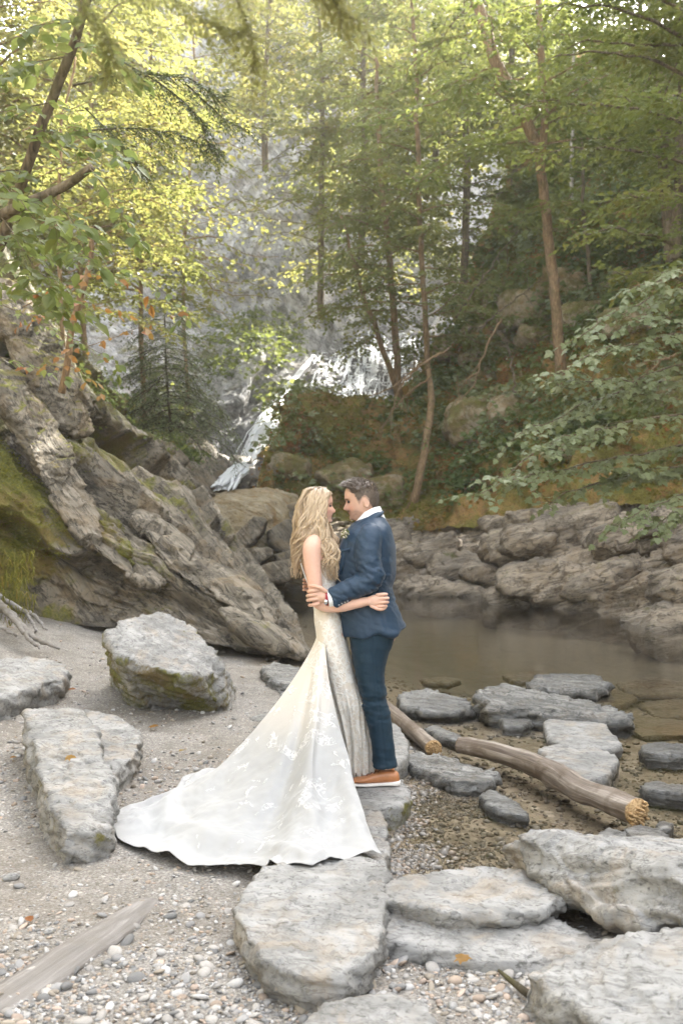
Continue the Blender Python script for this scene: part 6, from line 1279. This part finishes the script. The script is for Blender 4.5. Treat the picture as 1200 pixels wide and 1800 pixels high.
    st = tube(crom([Q(588,970,-.085), Q(578,955,-.105), Q(566,947,-.112), Q(552,944.5,-.116), Q(541,947,-.118), Q(532,956,-.112), Q(528,970,-.105), Q(530,988,-.098), Q(536,1008,-.09), Q(544,1030,-.08)], 50), np.full(50, .0036), 8, True); mk('shoulder_strap', st[0], st[1], MAT['shirt'], parent=d)
    st = tube(crom([Q(588,970,.085), Q(566,947,.112), Q(541,947,.118), Q(528,970,.105), Q(536,1008,.09), Q(544,1030,.08)], 40), np.full(40, .0036), 8, True); mk('shoulder_strap', st[0], st[1], MAT['shirt'], parent=d)
    # train: falls from the back of the hips and spreads over the gravel
    hem = [G(672,1507,.125), G(640,1500,.14), G(612,1512,.13), G(575,1514,.135), G(545,1530,.125), G(515,1524,.125), G(486,1527,.11), G(445,1524,.05), G(395,1525,.035), G(340,1522,.03), G(290,1508,.03), G(240,1490,.03), G(212,1472,.03), G(196,1450,.03), G(203,1430,.035), G(240,1413,.04), G(290,1398,.045), G(312,1380,.05), G(330,1366,.06), G(385,1352,.06), G(440,1342,.06), G(520,1335,.06)]
    ns, nt = 240, 170; He = crom(hem, ns); s = np.linspace(0, 1, ns)
    an = np.interp(s, [0, 1], [R(-112), R(-262)]); zc = 1128; ctr_x = (582.5-600)*PS; S = np.stack([ctr_x+.088*np.cos(an), Y0+.178*np.sin(an), np.full(ns, Q(0, zc)[2])], 1)
    S[:, 2] += .03*np.sin(s*math.pi)
    t = np.linspace(0, 1, nt); fz = (1-t)**1.95; fx = t**1.06
    D = He-S; V = S[:, None]+np.concatenate([D[:, None, :2]*fx[None, :, None], (He[:, 2]-S[:, 2])[:, None, None]*(1-fz)[None, :, None]], -1)
    # near edge hangs straighter down before it runs out over the stone
    ke = np.exp(-(s/.10)**2)[:, None]; fx2 = t**1.55; fz2 = (1-t)**1.35
    Vn = S[:, None]+np.concatenate([D[:, None, :2]*fx2[None, :, None], (He[:, 2]-S[:, 2])[:, None, None]*(1-fz2)[None, :, None]], -1); V = V*(1-ke[..., None])+Vn*ke[..., None]
    Tt = np.repeat(t[None], ns, 0); Ss = np.repeat(s[:, None], nt, 1); q3 = np.stack([Ss*7, Tt*2.2, 0*Ss], -1).reshape(-1, 3)
    fold = np.sin(Ss*34+6*fbm(q3, .5, 2, seed=4).reshape(Ss.shape))*.024*sm(.08, .45, Tt)*(1-.55*sm(.6, .95, Tt)); wr = fbm(V.reshape(-1, 3)*np.array([1, 1, .5]), 3.2, 4, seed=6).reshape(Ss.shape)*.07*sm(.15, .6, Tt)+fbm(V.reshape(-1, 3), 11, 3, seed=16).reshape(Ss.shape)*.016*sm(.3, .7, Tt)
    # soft rolled swags on the ground and a rippling hem
    swag = .030*np.maximum(np.sin((Tt*3.1+Ss*1.7+.5*fbm(q3, .6, 2, seed=8).reshape(Ss.shape))*6.28), 0)**2*sm(.55, .8, Tt)*(1-sm(.95, 1, Tt)*.6)
    curl = .011*np.maximum(np.sin(Ss*70+2.5*fbm(q3, 1, 2, seed=9).reshape(Ss.shape)), 0)*sm(.965, 1.0, Tt)
    V[..., 2] += fold*.9+wr*.8+swag+curl; V[..., 0] += fold*.35
    floor = np.maximum(ground_z(V[..., 0], V[..., 1])+.012, 0); px = 600+V[..., 0]/V[..., 1]*F
    on = sm(.02, -.12, np.hypot((V[..., 0]+.02)/.5, (V[..., 1]-4.40)/.45)-.75); floor = np.maximum(floor, on*.125)
    V[..., 2] = np.maximum(V[..., 2], floor+.014*(1+.5*np.sin(Ss*40)))
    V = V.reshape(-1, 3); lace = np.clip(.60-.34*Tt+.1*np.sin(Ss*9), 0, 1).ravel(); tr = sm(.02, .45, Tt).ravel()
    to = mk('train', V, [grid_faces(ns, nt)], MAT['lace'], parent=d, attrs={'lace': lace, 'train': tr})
    m = to.modifiers.new('thick', 'SOLIDIFY'); m.thickness = .002; m.offset = 0
    return root
build_bride()
# ------------------------------------------------------------------ pebbles: loose gravel nobody could count
def pebble_material():
    m = M('pebbles'); p = m.pos(); c = m.attr('col', True); w = m.attr('wet')
    n = m.noise(p, 90, 4, .6); col = m.mix(m.ramp(n, [(.35, .35), (.6, 0.0)]), c, m.mix(.5, c, (.12, .11, .10)))
    col = m.mix(m.math('MULTIPLY', w, .8), col, m.mix(.72, col, (.085, .062, .034)))
    return m.done(m.bsdf(col, m.math('MULTIPLY_ADD', w, -.6, .85), .35, m.bump(n, .25, .004)))
MAT['pebble'] = pebble_material()
def build_pebbles():
    rg = np.random.default_rng(3)
    def ico(sub):
        bm = bmesh.new(); bmesh.ops.create_icosphere(bm, subdivisions=sub, radius=1); V = np.array([v.co[:] for v in bm.verts]); Fq = np.array([[v.index for v in f.verts] for f in bm.faces]); bm.free(); return V, Fq
    def scatter(n, y0, y1, s0, s1, sub, name, dens):
        y = 1/rg.uniform(1/y1**1.0, 1/y0**1.0, n); hw = y*.37+.55; x = rg.uniform(-1, 1, n)*hw
        q = np.stack([x, y, 0*x], -1); k = rg.random(n) < dens(q); x = x[k]; y = y[k]; n = len(x); q = q[k]
        z = ground_z(x, y)+(fbm(q, 9, 3, seed=9)*.012)+(fbm(q, 3.2, 3, seed=4)*.018)
        s = s0*(s1/s0)**(rg.random(n)**2.4); T, Fq = ico(sub); m = len(T)
        sc = s[:, None]*np.stack([rg.uniform(.8, 1.35, n), rg.uniform(.65, 1.0, n), rg.uniform(.32, .62, n)], 1)
        a = rg.uniform(0, 6.28, n); t1 = rg.normal(size=n)*.25; t2 = rg.normal(size=n)*.25
        V = T[None]*sc[:, None]; V = V*(1+.10*np.sin(T[None, :, 0]*3+a[:, None])[..., None]+.07*np.sin(T[None, :, 1]*4+a[:, None]*2)[..., None])
        V[..., 2] += V[..., 0]*t1[:, None]+V[..., 1]*t2[:, None]
        ca, sa = np.cos(a)[:, None], np.sin(a)[:, None]
        X = V[..., 0]*ca-V[..., 1]*sa; Y = V[..., 0]*sa+V[..., 1]*ca
        V = np.stack([X+x[:, None], Y+y[:, None], V[..., 2]+(z+sc[:, 2]*.35)[:, None]], -1).reshape(-1, 3)
        pal = np.array([(.36,.335,.30),(.44,.42,.39),(.27,.26,.245),(.34,.265,.20),(.42,.33,.26),(.19,.185,.175),(.52,.50,.47),(.31,.265,.205)])
        c = pal[rg.choice(8, n, p=[.2,.14,.17,.1,.09,.1,.08,.12])]*rg.uniform(.68, 1.04, (n, 1))
        wet = sm(-.12, .05, creek_d(x, y)+fbm(q, 2.2, 4, seed=8)*.30)
        Fall = (Fq[None]+(np.arange(n)*m)[:, None, None]).reshape(-1, 3)
        mk(name, V, Fall, MAT['pebble'], attrs={'col': np.repeat(c, m, 0), 'wet': np.repeat(wet, m)}, kind='stuff')
        return n
    patchn = lambda q: np.clip(.42+1.25*fbm(q, .75, 3, seed=15), .08, 1)*(1-.5*sm(6.0, 8.5, q[:, 1])*sm(.2, -.6, q[:, 0]))
    near = lambda q: patchn(q)*np.where(creek_d(q[:, 0], q[:, 1]) > .1, .55, 1)
    scatter(7000, 2.9, 5.0, .010, .030, 2, 'pebbles', near)
    scatter(48000, 2.9, 10, .006, .016, 1, 'pebbles', near)
    scatter(9000, 5, 12, .012, .03, 1, 'pebbles', lambda q: near(q)*.6)
    scatter(16000, 4.3, 12.5, .011, .034, 1, 'pebbles', lambda q: (creek_d(q[:, 0], q[:, 1]) > -.05)*np.clip(.45+1.2*fbm(q, .9, 3, seed=19), .1, 1))
    # small heaps of washed pale pebbles at the water edge
    for (px, py, r, n) in ((750,1390,.28,300),(690,1440,.16,150),(830,1400,.12,80),(800,1480,.12,60),(960,1470,.10,50),(700,1500,.15,150),(620,1560,.2,60)):
        c = G(px, py); sc = lambda q, c=c, r=r: np.exp(-((q[:, 0]-c[0])**2+(q[:, 1]-c[1])**2)/r**2)
        scatter(26000, c[1]-r*2, c[1]+r*2, .008, .02, 1, 'pebbles', lambda q: sc(q)*min(1, n/150*.8))
build_pebbles()
# a few fallen leaves on the stones and gravel
def fallen():
    rg = np.random.default_rng(8)
    spots = [(188,1170,.37,'orange leaf lying on the long pale flat rock at the left'),(272,1278,.03,'orange leaf on the gravel below the large angular boulder'),(325,1318,.03,'rusty leaf on the gravel above the edge of the train'),(115,1332,.31,'small leaf on top of the tall grey slab'),(55,1620,.03,'brown leaf on the gravel above the half buried log'),(450,1300,.02,'leaf fallen beside the flat grey plate left of the dress'),(120,1212,.2,'orange leaf on the path just below the long pale flat rock'),(820,1690,.05,'yellow leaf at the near edge of the tan bedrock ridge'),(30,1330,.05,'leaf on the gravel at the left frame edge')]
    for i, (x, y, z, lab) in enumerate(spots):
        if z is None: continue
        c = G(x, y, z); c[2] = max(z, float(ground_z(c[:1], c[1:2])[0])+.012); v, f, t = leaf_mesh(c[None], np.array([[math.cos(i*2.1), math.sin(i*2.1), .1]]), np.array([[.1*rg.normal(), -.3, 1.0]]), np.array([.055+.02*rg.random()]), np.array([rg.random()]), T_MAPLE if i % 2 else T_OVATE)
        mk('fallen_leaf', v, f, MAT['orange_leaf'], attrs={'tint': t}, label=lab, cat='leaf', group='fallen leaves on the ground', origin=c)
fallen()
